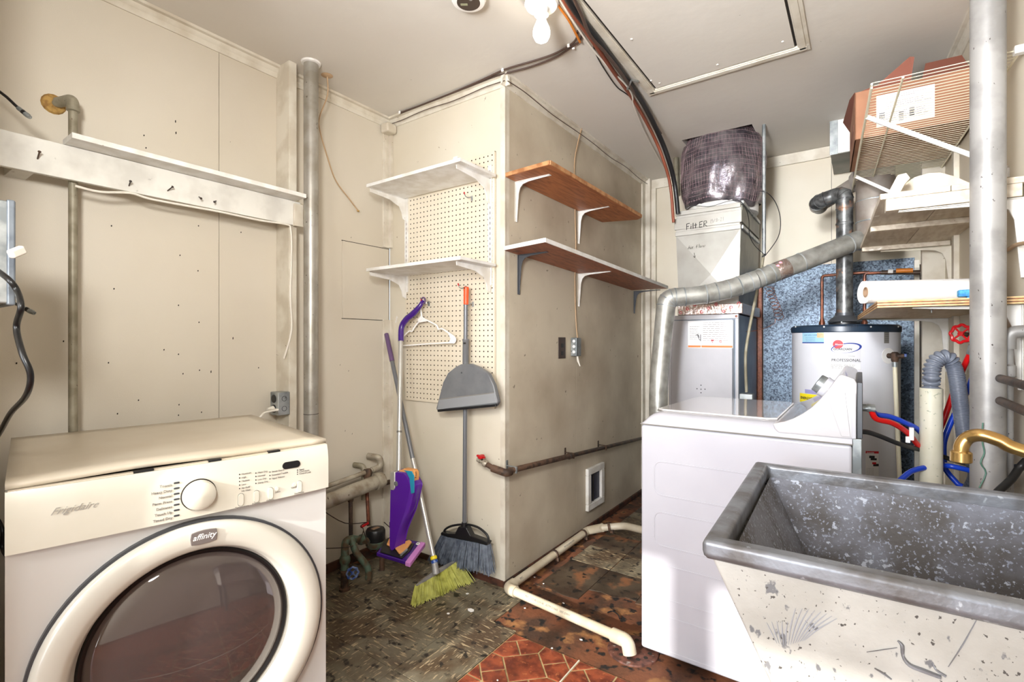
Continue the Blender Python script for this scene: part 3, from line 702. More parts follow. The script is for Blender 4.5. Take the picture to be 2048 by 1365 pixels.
# ---------------------------------------------------------------- laundry sink
MSK = rotz(R(1.9), (-.222, .872, 0)); SKL, SKW = .675, .66
def bS(): return B(MSK)
sk = thing('laundry_sink', 'large single concrete laundry sink, white outside, grey inside', 'sink', (-.222, .872, 0), R(1.9))
o1 = [(.012, .012, .832), (SKL, .012, .832), (SKL, SKW - .012, .832), (.012, SKW - .012, .832)]
o0 = [(.215, .012, .42), (SKL, .012, .42), (SKL, SKW - .012, .42), (.215, SKW - .012, .42)]
i1 = [(.042, .042, .832), (SKL - .03, .042, .832), (SKL - .03, SKW - .042, .832), (.042, SKW - .042, .832)]
i0 = [(.205, .055, .475), (SKL - .05, .055, .475), (SKL - .05, SKW - .055, .475), (.205, SKW - .055, .475)]
b = bS(); b.add(o1 + o0, [(7, 6, 5, 4), (0, 4, 5, 1), (1, 5, 6, 2), (2, 6, 7, 3), (3, 7, 4, 0)])
b.build('outer_shell', M_concr, sk, flat=True, bev=.006)
b = bS(); b.add(i1 + i0, [(4, 5, 6, 7), (0, 1, 5, 4), (1, 2, 6, 5), (2, 3, 7, 6), (3, 0, 4, 7)])
b.build('basin', M_sinkin, sk, flat=True)
# rim: folded zinc edge
b = bS(); o = [(0, 0), (SKL + .008, 0), (SKL + .008, SKW), (0, SKW)]; ii = [(.036, .036), (SKL - .028, .036), (SKL - .028, SKW - .036), (.036, SKW - .036)]
v = [(x, y, .832) for x, y in o] + [(x, y, .862) for x, y in o] + [(x, y, .862) for x, y in ii] + [(x, y, .818) for x, y in ii]
f = []
for k in range(3):
    for i in range(4): j = (i + 1) % 4; f.append((k * 4 + i, k * 4 + j, (k + 1) * 4 + j, (k + 1) * 4 + i))
for i in range(4): j = (i + 1) % 4; f.append((i, 12 + i, 12 + j, j))
b.add(v, f); b.build('rim', M_rim, sk, bev=.009)
bS().lathe((.43, .33, .4755), (0, 0, 1), [(.03, 0), (.03, .003), (.02, .003), (.02, 0)], 24, closed=True).build('drain_ring', M_steel, sk)
for x in (.26, SKL - .04):
    for y in (.05, SKW - .05): bS().box(x - .018, x + .018, y - .018, y + .018, 0, .42).build('leg', M_gdark, sk, bev=.003)
bS().box(.24, SKL - .02, .03, .06, .385, .42).box(.24, SKL - .02, SKW - .06, SKW - .03, .385, .42).build('stand_rail', M_gdark, sk, bev=.003)
# scrapes where the paint has gone
def scrape(pts, r_, name='scrape', m=None):
    q = [P(x, y, y=.8815) for x, y in pts]; q = [MSK @ Vector(((MSK.inverted() @ p).x, .0112, p.z)) for p in q]
    b = B(); b.tube(q, r_, 6, smooth=3, flat=1.0); return b.build(name, m or M_rim, sk)
scrape([(1797, 1290), (1806, 1300), (1808, 1322), (1822, 1340), (1850, 1352), (1885, 1366)], [.0012, .0026, .0020, .0032, .0036, .0030])
scrape([(1734, 1312), (1765, 1308), (1796, 1304)], [.0004, .0007, .0005])
scrape([(1750, 1345), (1768, 1356), (1784, 1368)], [.0010, .0018, .0012])
scrape([(1868, 1335), (1875, 1350), (1895, 1364)], [.0006, .0015, .0022])
scrape([(1958, 1250), (1930, 1300), (1900, 1345)], [.0004, .0008, .0004])
M_scr = mt('grey_scratch', (172, 174, 182), .6)
for k in range(13):
    x0, y0 = 1553 + k * 4.6, 1296 - abs(k - 4) * 1.2
    a = R(118 - k * 7.0 if k < 5 else 88 - (k - 4) * 6.5); L_ = 48 if k < 5 else 74
    scrape([(x0, y0), (x0 + L_ * .5 * math.cos(a), y0 - L_ * .55 * math.sin(a)), (x0 + L_ * 1.05 * math.cos(a) + 3, y0 - L_ * math.sin(a))], [.0003, .0009, .0003], m=M_scr)
# brass spout
t = thing('faucet', 'curved brass spout over the sink', 'faucet', wr(.0, -.66, .9))
fp = [P(1922, 912, y=1.33), P(1923, 893, y=1.33), P(1936, 876, y=1.33), P(1962, 871, y=1.32), P(2000, 882, y=1.315), P(2048, 903, y=1.31)]
e = wr(.05, -.70, fp[-1].z - .03); fp.append(e)
B().tube(fp, .0125, 14, smooth=5).build('spout', M_brass, t)
q = P(1922, 925, y=1.33); B().lathe(q, (0, 0, 1), [(.0155, 0), (.0175, .002), (.0175, .020), (.0145, .023)], 18).build('nozzle', M_brass, t)
B().box(e.x - .02, e.x + .03, e.y - .1, e.y + .1, e.z - .03, e.z + .015).build('body', M_brass, t, bev=.01)
for s in (-1, 1): B().lathe((e.x, e.y + s * .085, e.z + .01), (0, 0, 1), [(.012, 0), (.012, .02), (.026, .024), (.026, .036), (0, .04)], 16).build('handle', M_brass, t)
# ---------------------------------------------------------------- furnace and its ducts
FX0, FX1, FY0, FY1, FZ = -.998, -.587, 3.13, 3.76, 1.36
fu = thing('furnace', 'grey upright furnace cabinet with instruction sticker', 'furnace', ((FX0 + FX1) / 2, (FY0 + FY1) / 2, 0))
B().box(FX0 + .002, FX1 - .002, FY0 + .012, FY1, 0, FZ - .004).build('cabinet', mt('furnace_side', (120, 130, 142), .38, .6, c2=(96, 106, 118), s=6), fu, bev=.003)
B().box(FX0, FX1, FY0, FY0 + .03, FZ - .028, FZ).box(FX0, FX0 + .018, FY0, FY0 + .03, 0, FZ - .028).box(FX1 - .018, FX1, FY0, FY0 + .03, 0, FZ - .028).build('front_frame', M_furn, fu, bev=.003)
B().box(FX0 + .016, FX1 - .034, FY0 + .003, FY0 + .02, .05, FZ - .032).build('door', M_furn, fu, bev=.004)
B().box(FX1 - .032, FX1 - .024, FY0 + .004, FY0 + .02, .05, FZ - .032).build('door_groove', M_gdark, fu, bev=.001)
for x in (FX0 + .014, FX1 - .012): B().lathe((x, FY0 - .0, FZ - .014), (0, -1, 0), [(.007, 0), (.007, .002), (0, .003)], 10).build('screw', M_copper, fu)
fy = FY0 + .0025; X_ = Vector((1, 0, 0))
lx0, lz1 = P(1376, 643, y=fy).x, P(1376, 643, y=fy).z; lx1, lz0 = P(1466, 697, y=fy).x, P(1466, 697, y=fy).z
lw, lh = lx1 - lx0, lz1 - lz0
st_ = patch((lx0, fy, lz0), X_, UP, lw, lh, 'sticker', M_paper, fu)
dashes(10, (lx0 + lw * .34, fy - .0006, lz0 + lh * .24), X_, UP, lw * .62, lh * .72, 'printed_lines', M_grink, st_, th=.0026, seed=2)
dashes(8, (lx0 + lw * .04, fy - .0006, lz0 + lh * .30), X_, UP, lw * .26, lh * .52, 'printed_lines', M_grink, st_, th=.0026, seed=5)
patch((lx0 + lw * .005, fy - .0006, lz0 + lh * .02), X_, UP, lw * .29, lh * .075, 'orange_strip', M_orl, st_)
patch((lx0 + lw * .31, fy - .0006, lz0 + lh * .02), X_, UP, lw * .68, lh * .075, 'orange_strip', M_orl, st_)
strokes([[(.18, .30), (.22, .32), (.25, .30), (.25, .22), (.28, .18)], [(.22, .31), (.24, .25)], [(.29, .32), (.29, .16)], [(.14, .90), (.18, .90)], [(.14, .86), (.18, .86)]], (lx0, fy - .0006, lz0), X_, UP, lw, 'pictogram', M_ink, st_, r=.0018, off=.0005)
strokes([[(.53, .19), (.59, .19), (.56, .12), (.53, .19)], [(.54, .17), (.58, .17)]], (lx0, fy - .0006, lz0), X_, UP, lw, 'red_pictogram', M_lred, st_, r=.002, off=.0005)
strokes([[(.73 + .025 * math.cos(a), .15 + .025 * math.sin(a)) for a in [i * math.pi / 6 for i in range(13)]], [(.715, .168), (.745, .132)]], (lx0, fy - .0006, lz0), X_, UP, lw, 'circle_pictogram', M_lred, st_, r=.001, off=.0005)
for px, py in ((1402, 771), (1394, 778), (1402, 779), (1410, 779), (1402, 786), (1403, 795)):
    q = P(px, py, y=FY0 + .002); B().lathe(q, (0, -1, 0), [(.0035, 0), (.0035, .0008), (0, .0008)], 10).build('hole', M_ink, fu)
# plenum with filter box
pl_ = thing('furnace_plenum', 'pale sheet-metal air plenum with filter box, standing on the furnace', 'duct box', (-.755, 3.4, FZ))
PX0, PX1, PY0, PY1 = -.952, -.577, 3.135, 3.76
B().box(PX0 + .01, PX1 + .012, PY0 - .004, PY1 - .02, FZ, 1.425).build('taped_base', M_tape, pl_, bev=.006)
for k in range(9):
    q = Vector((PX0 + .03 + k * .042, PY0 - .0045, 1.378 + .022 * (k % 3))); B().lathe(q, (0, -1, 0), [(.009, 0), (.009, .001), (.0055, .001), (.0055, 0)], 12, closed=True).build('tape_mark', M_tred, pl_)
M_plen = mt('plenum_metal', (160, 157, 150), .45, .3, c2=(148, 144, 136), s=6, bump=.05)
M_plenb = mt('plenum_metal_shaded', (120, 118, 110), .45, .5, c2=(96, 96, 92), s=6)  # darker copy of the plenum metal, shade painted on the faces turned away
zt = 1.862
c_ = (-.735, PY0 - .034, 1.60)
b = B()
fr = [(PX0 + .018, PY0, 1.425), (PX1 - .012, PY0, 1.425), (PX1, PY0, zt), (PX0, PY0, zt)]
bk = [(x, PY1, z) for x, y, z in fr]
b.add(fr + bk + [c_], [(0, 1, 8), (1, 2, 8), (2, 3, 8), (3, 0, 8), (0, 4, 5, 1), (2, 6, 7, 3), (3, 7, 4, 0), (7, 6, 5, 4)])
b.build('tapered_duct', M_plen, pl_, flat=True)
b = B(); b.add([fr[1], fr[2], bk[2], bk[1]], [(0, 1, 2, 3)]); b.v = [p + Vector((.0015, 0, 0)) for p in b.v]; b.build('duct_side', M_plenb, pl_, flat=True, thick=.001)
B().box(PX0 - .003, PX1 + .003, PY0 - .008, PY1, zt - .004, zt + .022).box(PX0 - .0, PX1 - .002, PY0 - .004, PY1, zt + .022, zt + .04).build('flange', M_plen, pl_, bev=.002)
fz0, fz1 = zt + .040, P(1420, 425, y=PY0).z + .0
B().box(PX0 + .002, PX1 + .002, PY0 + .004, PY1, fz0, fz1 + .03).build('filter_box', M_plen, pl_, bev=.002)
fd = B().box(PX0 - .008, PX1 + .008, PY0 - .010, PY0 + .006, fz0 - .004, fz1 - .012).build('filter_door', M_plen, pl_, bev=.002)
B().box(PX0 - .002, PX1 - .0, PY0 - .004, PY1, fz1 + .006, fz1 + .034).build('top_flange', M_plen, pl_, bev=.003)
b = B().box(PX1 - .001, PX1 + .0075, PY0 + .012, PY1 - .02, fz0, fz1 + .02).build('filter_box_side', M_plenb, pl_, bev=.001)
B().beam((PX1 + .010, PY0, fz1 + .034), (PX1 + .010, PY1 - .04, fz1 + .026), .014, .02).build('side_rail', M_steel, pl_, bev=.002)
B().beam((PX1 + .010, PY0, zt + .008), (PX1 + .010, PY1 - .04, zt + .008), .010, .02).build('side_rail', M_steel, pl_, bev=.002)
LET = {'F': [[(.1, 0), (.12, 1), (.6, 1.02)], [(.1, .5), (.45, .55)]], 'i': [[(.1, 0), (.12, .5)], [(.12, .7), (.13, .76)]], 'l': [[(.1, 0), (.12, .95)]],
       't': [[(.15, 0), (.18, .85)], [(-.05, .5), (.4, .55)]], 'E': [[(.55, .02), (.1, 0), (.12, .9), (.6, .95)], [(.12, .45), (.5, .5)]], 'R': [[(.1, 0), (.12, .9), (.5, .9), (.55, .6), (.12, .45), (.6, 0)]],
       'A': [[(0, 0), (.3, .9), (.6, 0)], [(.12, .35), (.48, .38)]], 'r': [[(.1, 0), (.12, .5)], [(.12, .35), (.35, .5)]], 'f': [[(.1, 0), (.14, .75), (.4, .85)], [(-.05, .42), (.35, .45)]],
       'o': [[(.2, 0), (.02, .25), (.2, .5), (.4, .25), (.2, 0)]], 'w': [[(0, .5), (.12, 0), (.28, .4), (.42, 0), (.58, .5)]], 'v': [[(0, .3), (.25, 0), (.5, .3)], [(.25, 0), (.25, .9)]],
       '1': [[(.2, 0), (.2, .9)]], '9': [[(.45, .6), (.2, .5), (.1, .75), (.35, .9), (.45, .6), (.35, 0)]], '8': [[(.25, .5), (.05, .7), (.25, .9), (.45, .7), (.25, .5), (.02, .25), (.25, 0), (.48, .25), (.25, .5)]],
       '/': [[(0, 0), (.4, .9)]], '2': [[(.05, .75), (.25, .9), (.4, .7), (0, 0), (.45, .02)]], '-': [[(0, .4), (.35, .42)]], '0': [[(.2, 0), (.02, .4), (.2, .9), (.42, .45), (.2, 0)]]}
def hand(wd, org, sc, adv, name, mat, parent, r, slant=0.06):
    ln = []; x = 0
    for ch in wd:
        if ch == ' ': x += .4; continue
        for l in LET[ch]: ln.append([(x + a, c + slant * (x + a)) for a, c in l])
        x += (.35 if ch in 'il1' else .72) * adv
    return strokes(ln, org, X_, UP, sc, name, mat, parent, r=r)
q = P(1372, 460, y=PY0 - .011); hand('FiltER', (q.x, PY0 - .0105, q.z), .036, 1.0, 'handwriting', M_ink, fd, .0022, .05)
q = P(1420, 447, y=PY0 - .011); hand('19/8-21', (q.x, PY0 - .0105, q.z), .024, .75, 'faint_handwriting', M_grink, fd, .0008, .08)
q = P(1378, 500, y=PY0 - .003); hand('Air flow', (q.x, PY0 - .024, q.z), .024, .9, 'handwriting', M_ink, pl_, .0009, .03)
q = P(1391, 517, y=PY0 - .003); strokes([[(0, 1), (.02, 0)], [(-.2, .35), (.02, 0), (.25, .4)]], (q.x, PY0 - .030, q.z), X_, UP, .03, 'handwriting', M_ink, pl_, r=.001)
zc = fz1 + .034
B().lathe((-.742, 3.44, zc), (0, 0, 1), [(.212, 0), (.214, .07), (.208, .12)], 40).build('round_collar', M_white, pl_)
# wrapped round duct
ID = thing('insulated_duct', 'round duct wrapped in crinkled dark foil, rising into the ceiling', 'duct', (-.745, 3.44, zc + .06))
def wrap(u, v):
    a = 2 * math.pi * u; z = zc + .055 + v * (ZC + .12 - zc - .055)
    r_ = .218 + .038 * math.sin(min(v * 1.2, 1) * math.pi) ** .55 - .030 * max(v * 1.0 - .8, 0) / .2
    r_ += .006 * math.sin(7 * a + 4 * v) * (1 - v) + .004 * math.sin(13 * a - 9 * v) + .004 * math.sin(3 * a + 14 * v)
    if v < .5: r_ += .012 * math.exp(-((a - 5.6) / .35) ** 2) + .004 * math.sin(40 * a + 20 * v) * math.exp(-((a - 5.2) / .6) ** 2)
    zo = -.045 * math.exp(-((a - 5.7) / .4) ** 2) * (1 - v) ** 3
    return (-.745 + r_ * math.cos(a), 3.44 + r_ * math.sin(a), z + zo)
B().grid(wrap, 96, 26).build('foil_wrap', M_foil, ID, ang=70)
M_thr = mt('thread', (168, 138, 142), .6)
b = B()
for k in range(17):
    v0 = .05 + k * .048
    b.tube([Vector(wrap(.45 + i / 80, v0)) + (Vector(wrap(.45 + i / 80, v0)) - Vector((-.745, 3.44, wrap(.45 + i / 80, v0)[2]))).normalized() * .0012 for i in range(48)], .0006, 4)
for k in range(44):
    a0 = .46 + k * .0132
    for s in (-1, 1):
        b.tube([Vector(wrap(a0 + s * .012 * i / 8 * 2, .04 + .86 * i / 8)) + (Vector(wrap(a0 + s * .012 * i / 8 * 2, .04 + .86 * i / 8)) - Vector((-.745, 3.44, wrap(a0, .04 + .86 * i / 8)[2]))).normalized() * .001 for i in range(9)], .0004, 3)
b.build('thread_netting', M_thr, ID, kind='stuff')

# steel vent duct crossing in front of the furnace
vd = thing('vent_duct', 'shiny galvanised vent duct with elbow, crossing in front of the furnace', 'duct', (-.99, 2.99, 0))
RV = .051
va = [None, None, P(1328, 650, d=2.77)]
va[0] = P(1313, 790, d=2.75); vm = P(1316, 780, d=2.75)
va[0] = Vector((vm.x + .02, vm.y, 0))
run = [P(1368, 594, d=2.75), P(1412, 589, d=2.73), P(1464, 577, d=2.71), P(1512, 560, d=2.69), P(1728, 476, d=2.66)]
b = B(); b.tube(fillet([va[0], vm, va[2]], .12, 5), RV, 28); b.build('riser', M_duct, vd)
corner = P(1334, 596, d=2.765)
el = fillet([va[2], corner, run[0]], .09, 8); B().tube(el, RV + .001, 28).build('elbow', M_duct, vd)
B().tube(run[:2], RV, 28).build('straight_pipe', M_duct, vd)
B().tube(fillet(run[1:4], .04, 4), RV + .001, 28).build('adjustable_elbow', M_duct, vd)
B().tube(run[3:], RV, 28).build('long_pipe', M_duct, vd)
def ring(p, t, r_, parent, mat=M_steel, name='crimp_ring', w_=.004, h=.003):
    return B().lathe(p, t, [(r_, -w_), (r_ + h, -w_ / 2), (r_ + h, w_ / 2), (r_, w_)], 28).build(name, mat, parent)
allp = [el[0], el[len(el) // 3], el[2 * len(el) // 3], el[-1]]
for i in (1, 4, 7, 9):
    if i < len(el) - 1: ring(el[i], el[i + 1] - el[i], RV, vd)
for a, c, ts in ((run[0], run[1], (.02, .98)), (run[1], run[2], (.4, .85)), (run[2], run[3], (.3, .75)), (run[3], run[4], (.05, .14, .42, .86))):
    for t_ in ts: ring(a.lerp(c, t_), c - a, RV, vd)
dirn = (run[4] - run[3]).normalized()
B().lathe(run[3].lerp(run[4], .18), dirn, [(RV + .0004, 0), (RV + .0012, .002), (RV + .0012, .068), (RV + .0004, .07)], 28).build('foil_tape', M_tape, vd)
pz = run[3].lerp(run[4], .18)
side = (Vector((0, 0, 0)) + Vector((-pz.x, -pz.y, 0))).normalized()
for k, (uo, zo) in enumerate(((.014, .022), (.03, .034), (.04, .0), (.02, -.012), (.05, -.022))):
    q = pz + dirn * uo + Vector((0, 0, zo)) + side * (math.sqrt(max(RV ** 2 - zo ** 2, 0)) + .0004)
    B().lathe(q, side, [(.008, 0), (.008, .002), (.002, .002)], 10).build('tape_print', M_tred, vd)
for t_ in (.05, .10):
    q = run[3].lerp(run[4], t_) + side * RV; B().lathe(q, side, [(.004, 0), (.004, .003), (0, .004)], 8).build('screw', M_steel, vd)
B().tube([run[4] - dirn * .004, run[4] + dirn * .075], RV - .001, 24).build('end_pipe', M_flue, vd)
# round chimney duct
ch = thing('chimney_duct', 'wide round metal chimney duct behind the wire shelf', 'duct', (.062, 3.28, 1.72))
B().lathe((.062, 3.28, 1.70), (0, 0, 1), [(.0, 0), (.086, .0), (.088, .25), (.086, .255), (.086, ZC - 1.70)], 32).build('pipe', M_chim, ch)
ring(Vector((.062, 3.28, 1.95)), UP, .086, ch); ring(Vector((.062, 3.28, 1.84)), UP, .087, ch)
# boxed duct at the ceiling
bx_ = thing('ceiling_duct_box', 'boxed sheet-metal duct hanging from the ceiling above the chimney', 'duct box', (.0, 3.65, 2.295))
B().box(-.145, .20, 3.44, 3.85, 2.295, ZC - .001).build('box', M_white, bx_, bev=.002)
B().box(-.150, -.110, 3.436, 3.442, 2.29, ZC - .001).build('flange', M_steel, bx_, bev=.001)
B().box(-.146, .20, 3.44, 3.85, 2.290, 2.2955).build('underside', M_plenb, bx_, flat=True)  # thin darker sheet, the underside's shade put into its colour

# ---------------------------------------------------------------- water heater
HX, HY, HR = -.079, 3.30, .250
wh = thing('water_heater', 'white tank water heater with navy cap, behind the washer', 'water heater', (HX, HY, 0))
B().lathe((HX, HY, .05), (0, 0, 1), [(HR - .012, -.05), (HR - .012, 0), (HR, .0), (HR, 1.20)], 64).build('tank', M_heat, wh)
B().lathe((HX, HY, 1.245), (0, 0, 1), [(HR + .001, 0), (HR + .005, .004), (HR + .005, .030), (HR - .006, .040), (.10, .046), (0, .046)], 64).build('cap', M_navy, wh)
def onT(px, py, lift=.0005):       # a pixel onto the tank's surface
    u = (px - 1024) / FPX; D = Vector((FW[0] + u * RT[0], FW[1] + u * RT[1])); v = (682.5 - py) / FPX
    a = D.dot(D); bq = -2 * D.dot(Vector((HX, HY))); c = HX ** 2 + HY ** 2 - (HR + lift) ** 2
    t = (-bq - math.sqrt(max(bq * bq - 4 * a * c, 0))) / (2 * a); return Vector((D.x * t, D.y * t, CAM_H + v * t))
def curved(px0, px1, z0, z1, name, mat, par, lift=.001, n=8):
    a0 = onT((px0), 700); a1 = onT(px1, 700); t0 = math.atan2(a0.y - HY, a0.x - HX); t1 = math.atan2(a1.y - HY, a1.x - HX)
    b = B(); r_ = HR + lift; vs = []
    for i in range(n + 1):
        t = t0 + (t1 - t0) * i / n; vs += [(HX + r_ * math.cos(t), HY + r_ * math.sin(t), z0), (HX + r_ * math.cos(t), HY + r_ * math.sin(t), z1)]
    b.add(vs, [(2 * i, 2 * i + 2, 2 * i + 3, 2 * i + 1) for i in range(n)]); return b.build(name, mat, par, ang=80)
def ctext(body, size, px0, py, name, mat, par, shear=0, xs=1., bold=0., lift=.002):
    """lettering wrapped round the tank; px0,py = baseline start"""
    p0 = onT(px0, py); t0 = math.atan2(p0.y - HY, p0.x - HX); r_ = HR + lift
    cu = bpy.data.curves.new(name, 'FONT'); cu.body = body; cu.size = size; cu.shear = shear; cu.offset = bold; cu.resolution_u = 2
    tmp = bpy.data.objects.new('tmp', cu); me = bpy.data.meshes.new_from_object(tmp); bpy.data.objects.remove(tmp)
    b = B(); vs = []
    for p in me.vertices:
        t = t0 + p.co.x * xs / r_; vs.append((HX + r_ * math.cos(t), HY + r_ * math.sin(t), p0.z + p.co.y))
    b.add(vs, [tuple(p.vertices) for p in me.polygons]); bpy.data.meshes.remove(me)
    return b.build(name, mat, par, flat=True)
def Z(px, py): return onT(px, py).z
s1 = curved(1605, 1648, Z(1625, 687), Z(1625, 664), 'blue_sticker', M_lblue, wh)
curved(1605, 1648, Z(1625, 687), Z(1625, 685), 'sticker_line', M_lnavy, s1, .0018); curved(1605, 1635, Z(1625, 666), Z(1625, 664), 'sticker_line', M_lnavy, s1, .0018)
ctext('KEEP AREA CLEAR', .0095, 1609, 672, 'lettering', M_lnavy, s1); 
for k in range(3): ctext('gas shut off and service', .006, 1612, 676 + k * 3.4, 'lettering', M_lnavy, s1)
curved(1634, 1648, Z(1640, 676), Z(1640, 666), 'peeled_corner', M_ply, s1, .002)
lg = curved(1659, 1722, Z(1690, 740), Z(1690, 686), 'main_label', mt('label_clear', (208, 207, 210), .35), wh, .0006)
# the red ball and the blue swoosh
c0_ = onT(1676, 689); tt = math.atan2(c0_.y - HY, c0_.x - HX)
def onang(dx_, z, lift=.0025): a = tt + dx_ / HR; return Vector((HX + (HR + lift) * math.cos(a), HY + (HR + lift) * math.sin(a), z))
b = B(); n = 24; vs = [onang(0, c0_.z)] + [onang(.0225 * math.cos(i * 2 * math.pi / n), c0_.z + .0225 * math.sin(i * 2 * math.pi / n)) for i in range(n)]
b.add(vs, [(0, i + 1, (i + 1) % n + 1) for i in range(n)]); b.build('red_ball', M_lred, lg, flat=True)
ctext('Rheem', .013, 1670, 691, 'lettering', M_paper, lg, lift=.004, shear=.2)
b = B(); vs = []
cz_ = c0_.z - .022; N_ = 60
for i in range(N_ + 1):
    a = R(100 - 360 * i / N_ * .93); w2 = .0008 + .005 * abs(math.sin(a * .5 + 1.1)) ** 2
    vs += [onang(.034 + (.062 + w2) * math.cos(a), cz_ + .002 + (.024 + w2 * .5) * math.sin(a) + .0 + .12 * .062 * math.cos(a), .003), onang(.034 + (.062 - w2) * math.cos(a), cz_ + .002 + (.024 - w2 * .5) * math.sin(a) + .12 * .062 * math.cos(a), .003)]
b.add(vs, [(2 * i, 2 * i + 2, 2 * i + 3, 2 * i + 1) for i in range(N_)]); b.build('blue_swoosh', M_lnavy, lg, flat=True)
ctext('GUARDIAN', .0155, 1667, 700.5, 'lettering', M_ink, lg, bold=.0003, lift=.0045, xs=1.0)
ctext('FVIR Combustion Technology', .0072, 1669, 713, 'lettering', M_grink, lg)
ctext('PROFESSIONAL', .020, 1663, 723, 'lettering', M_ink, lg, xs=.93, bold=.0002)
sp = curved(1659, 1721, Z(1690, 739), Z(1690, 727), 'spec_label', M_paper, wh, .0012)
for k, s_ in enumerate(('MODEL 40V40FN    SERIAL NO  0712', 'INPUT BTU 36,000   GAS NATURAL', 'CAP. U.S. GAL. 40')): ctext(s_, .0065, 1662, 731 + k * 3, 'lettering', M_ink, sp)
w1 = curved(1768, 1778, Z(1773, 687), Z(1773, 662), 'warning_sticker', M_grink, wh)
for k in range(5): ctext('ATTENTION', .0055, 1769, 666 + k * 4.2, 'lettering', M_ink, w1, xs=.8)
eg = curved(1600, 1640, Z(1620, 830), Z(1620, 789), 'energy_label', M_yel, wh, .0012)
ctext('ENERGYGUIDE', .0185, 1602, 797.5, 'lettering', M_ink, eg, bold=.0006, xs=.92)
curved(1610, 1640, Z(1620, 788), Z(1620, 780), 'lilac_label', mt('label_lilac', (150, 146, 190), .5), wh, .0012)
dg = curved(1731, 1757, Z(1745, 954), Z(1745, 903), 'danger_label', M_paper, wh, .0012)
curved(1731, 1757, Z(1745, 907.5), Z(1745, 903), 'red_band', M_lred, dg, .002)
ctext('DANGER', .0085, 1733, 906.8, 'lettering', M_paper, dg, lift=.0035, bold=.0002)
q0 = onT(1740, 919); 
for (px0, px1, py0, py1, m_) in ((1738, 1749, 912, 917, M_ink), (1741, 1753, 917, 921, M_ink), (1744, 1752, 925, 929, M_lred), (1746, 1757, 928, 933, M_ink)):
    curved(px0, px1, Z(1745, py1), Z(1745, py0), 'pictogram', m_, dg, .002)
for k in range(5): ctext('hot water can scald', .0055, 1733, 938 + k * 3, 'lettering', M_grink, dg, xs=.75)
for px in (1591, 1648, 1742, 1797):
    q = onT(px, 654, .007); B().lathe(q, (q.x - HX, q.y - HY, 0), [(.004, -.002), (.004, .001), (0, .002)], 8).build('screw', M_paper, wh)
ctext('7-12-11', .018, 1690, 655.5, 'handwriting', M_ink, wh, lift=.0075)
# draft hood, flue with its loop
B().lathe((HX + .004, HY, 1.290), (0, 0, 1), [(.075, 0), (.075, .012)], 28).build('hood_base', M_black, wh)
B().lathe((HX + .004, HY, 1.306), (0, 0, 1), [(.082, 0), (.080, .004), (.046, .034), (.044, .05)], 32).build('draft_hood', M_gdark, wh)
for k in range(3):
    a = k * 2.1 + .4; B().cyl((HX + .07 * math.cos(a), HY + .07 * math.sin(a), 1.29), (HX + .07 * math.cos(a), HY + .07 * math.sin(a), 1.315), .004, 6).build('hood_post', M_steel, wh)
fl = thing('heater_flue', 'dark galvanised flue pipe looping from the water heater to the chimney', 'flue pipe', (HX + .004, HY, 1.35))
fx = HX + .004; RF = .0395
B().tube([(fx, HY, 1.352), (fx, HY, 1.94)], RF, 24).build('riser', M_flue, fl)
e1 = fillet([Vector((fx, HY, 1.935)), Vector((fx, HY, 2.015)), Vector((-.125, HY + .02, 2.02))], .06, 7); B().tube(e1, RF + .0015, 24).build('elbow', M_flue, fl)
e2 = fillet([Vector((-.12, HY + .02, 2.02)), Vector((-.212, HY + .035, 2.0)), Vector((-.200, HY + .145, 1.995))], .07, 8); B().tube(e2, RF + .0015, 24).build('elbow', M_flue, fl)
B().tube(fillet([Vector((-.215, HY + .14, 2.0)), Vector((-.2, HY + .2, 2.02)), Vector((-.03, HY + .1, 2.09)), Vector((.03, HY + .03, 2.11))], .05, 6), RF, 20).build('return_pipe', M_chim, fl)
for i in (1, 4, 7): ring(e1[i], e1[min(i + 1, len(e1) - 1)] - e1[i], RF + .001, fl, M_flue); ring(e2[i], e2[i + 1] - e2[i], RF + .001, fl, M_flue)
ring(Vector((fx, HY, 1.85)), UP, RF, fl, M_flue, w_=.008); ring(Vector((fx, HY, 1.935)), UP, RF, fl, M_flue)
B().lathe((-.035, HY + .085, 2.09), (.9, -.4, .2), [(.05, 0), (.062, .02), (.066, .03)], 24).build('collar', M_chim, fl)
# relief valve and drop tube
rv = thing('relief_valve', 'brass relief valve with cream drop tube on the water heater', 'valve', onT(1778, 710))
q = onT(1776, 712); nrm = Vector((q.x - HX, q.y - HY, 0)).normalized(); q2 = q + nrm * .035
B().lathe(q, nrm, [(.04, 0), (.04, .002), (0, .002)], 24).build('escutcheon', M_porc, rv)
B().tube([q, q2], .013, 12).lathe(q2 + Vector((0, 0, -.03)), UP, [(.013, 0), (.016, .008), (.016, .045), (.010, .05)], 14).tube([q2, q2 + Vector((.036, -.004, .0))], .012, 12).build('body', M_rust, rv)
B().box(q2.x + .036, q2.x + .046, q2.y - .012, q2.y + .010, q2.z - .004, q2.z + .012).build('lever', M_blueh, rv, bev=.002)
B().lathe(q2 + Vector((0, 0, -.055)), UP, [(.0125, 0), (.0125, .028)], 14).build('adapter', M_steel, rv)
B().tube([q2 + Vector((0, 0, -.05)), q2 + Vector((.012, -.01, -.45)), Vector((q2.x + .035, q2.y - .02, .12))], .0095, 12, smooth=3).build('drop_tube', M_cpvc, rv)
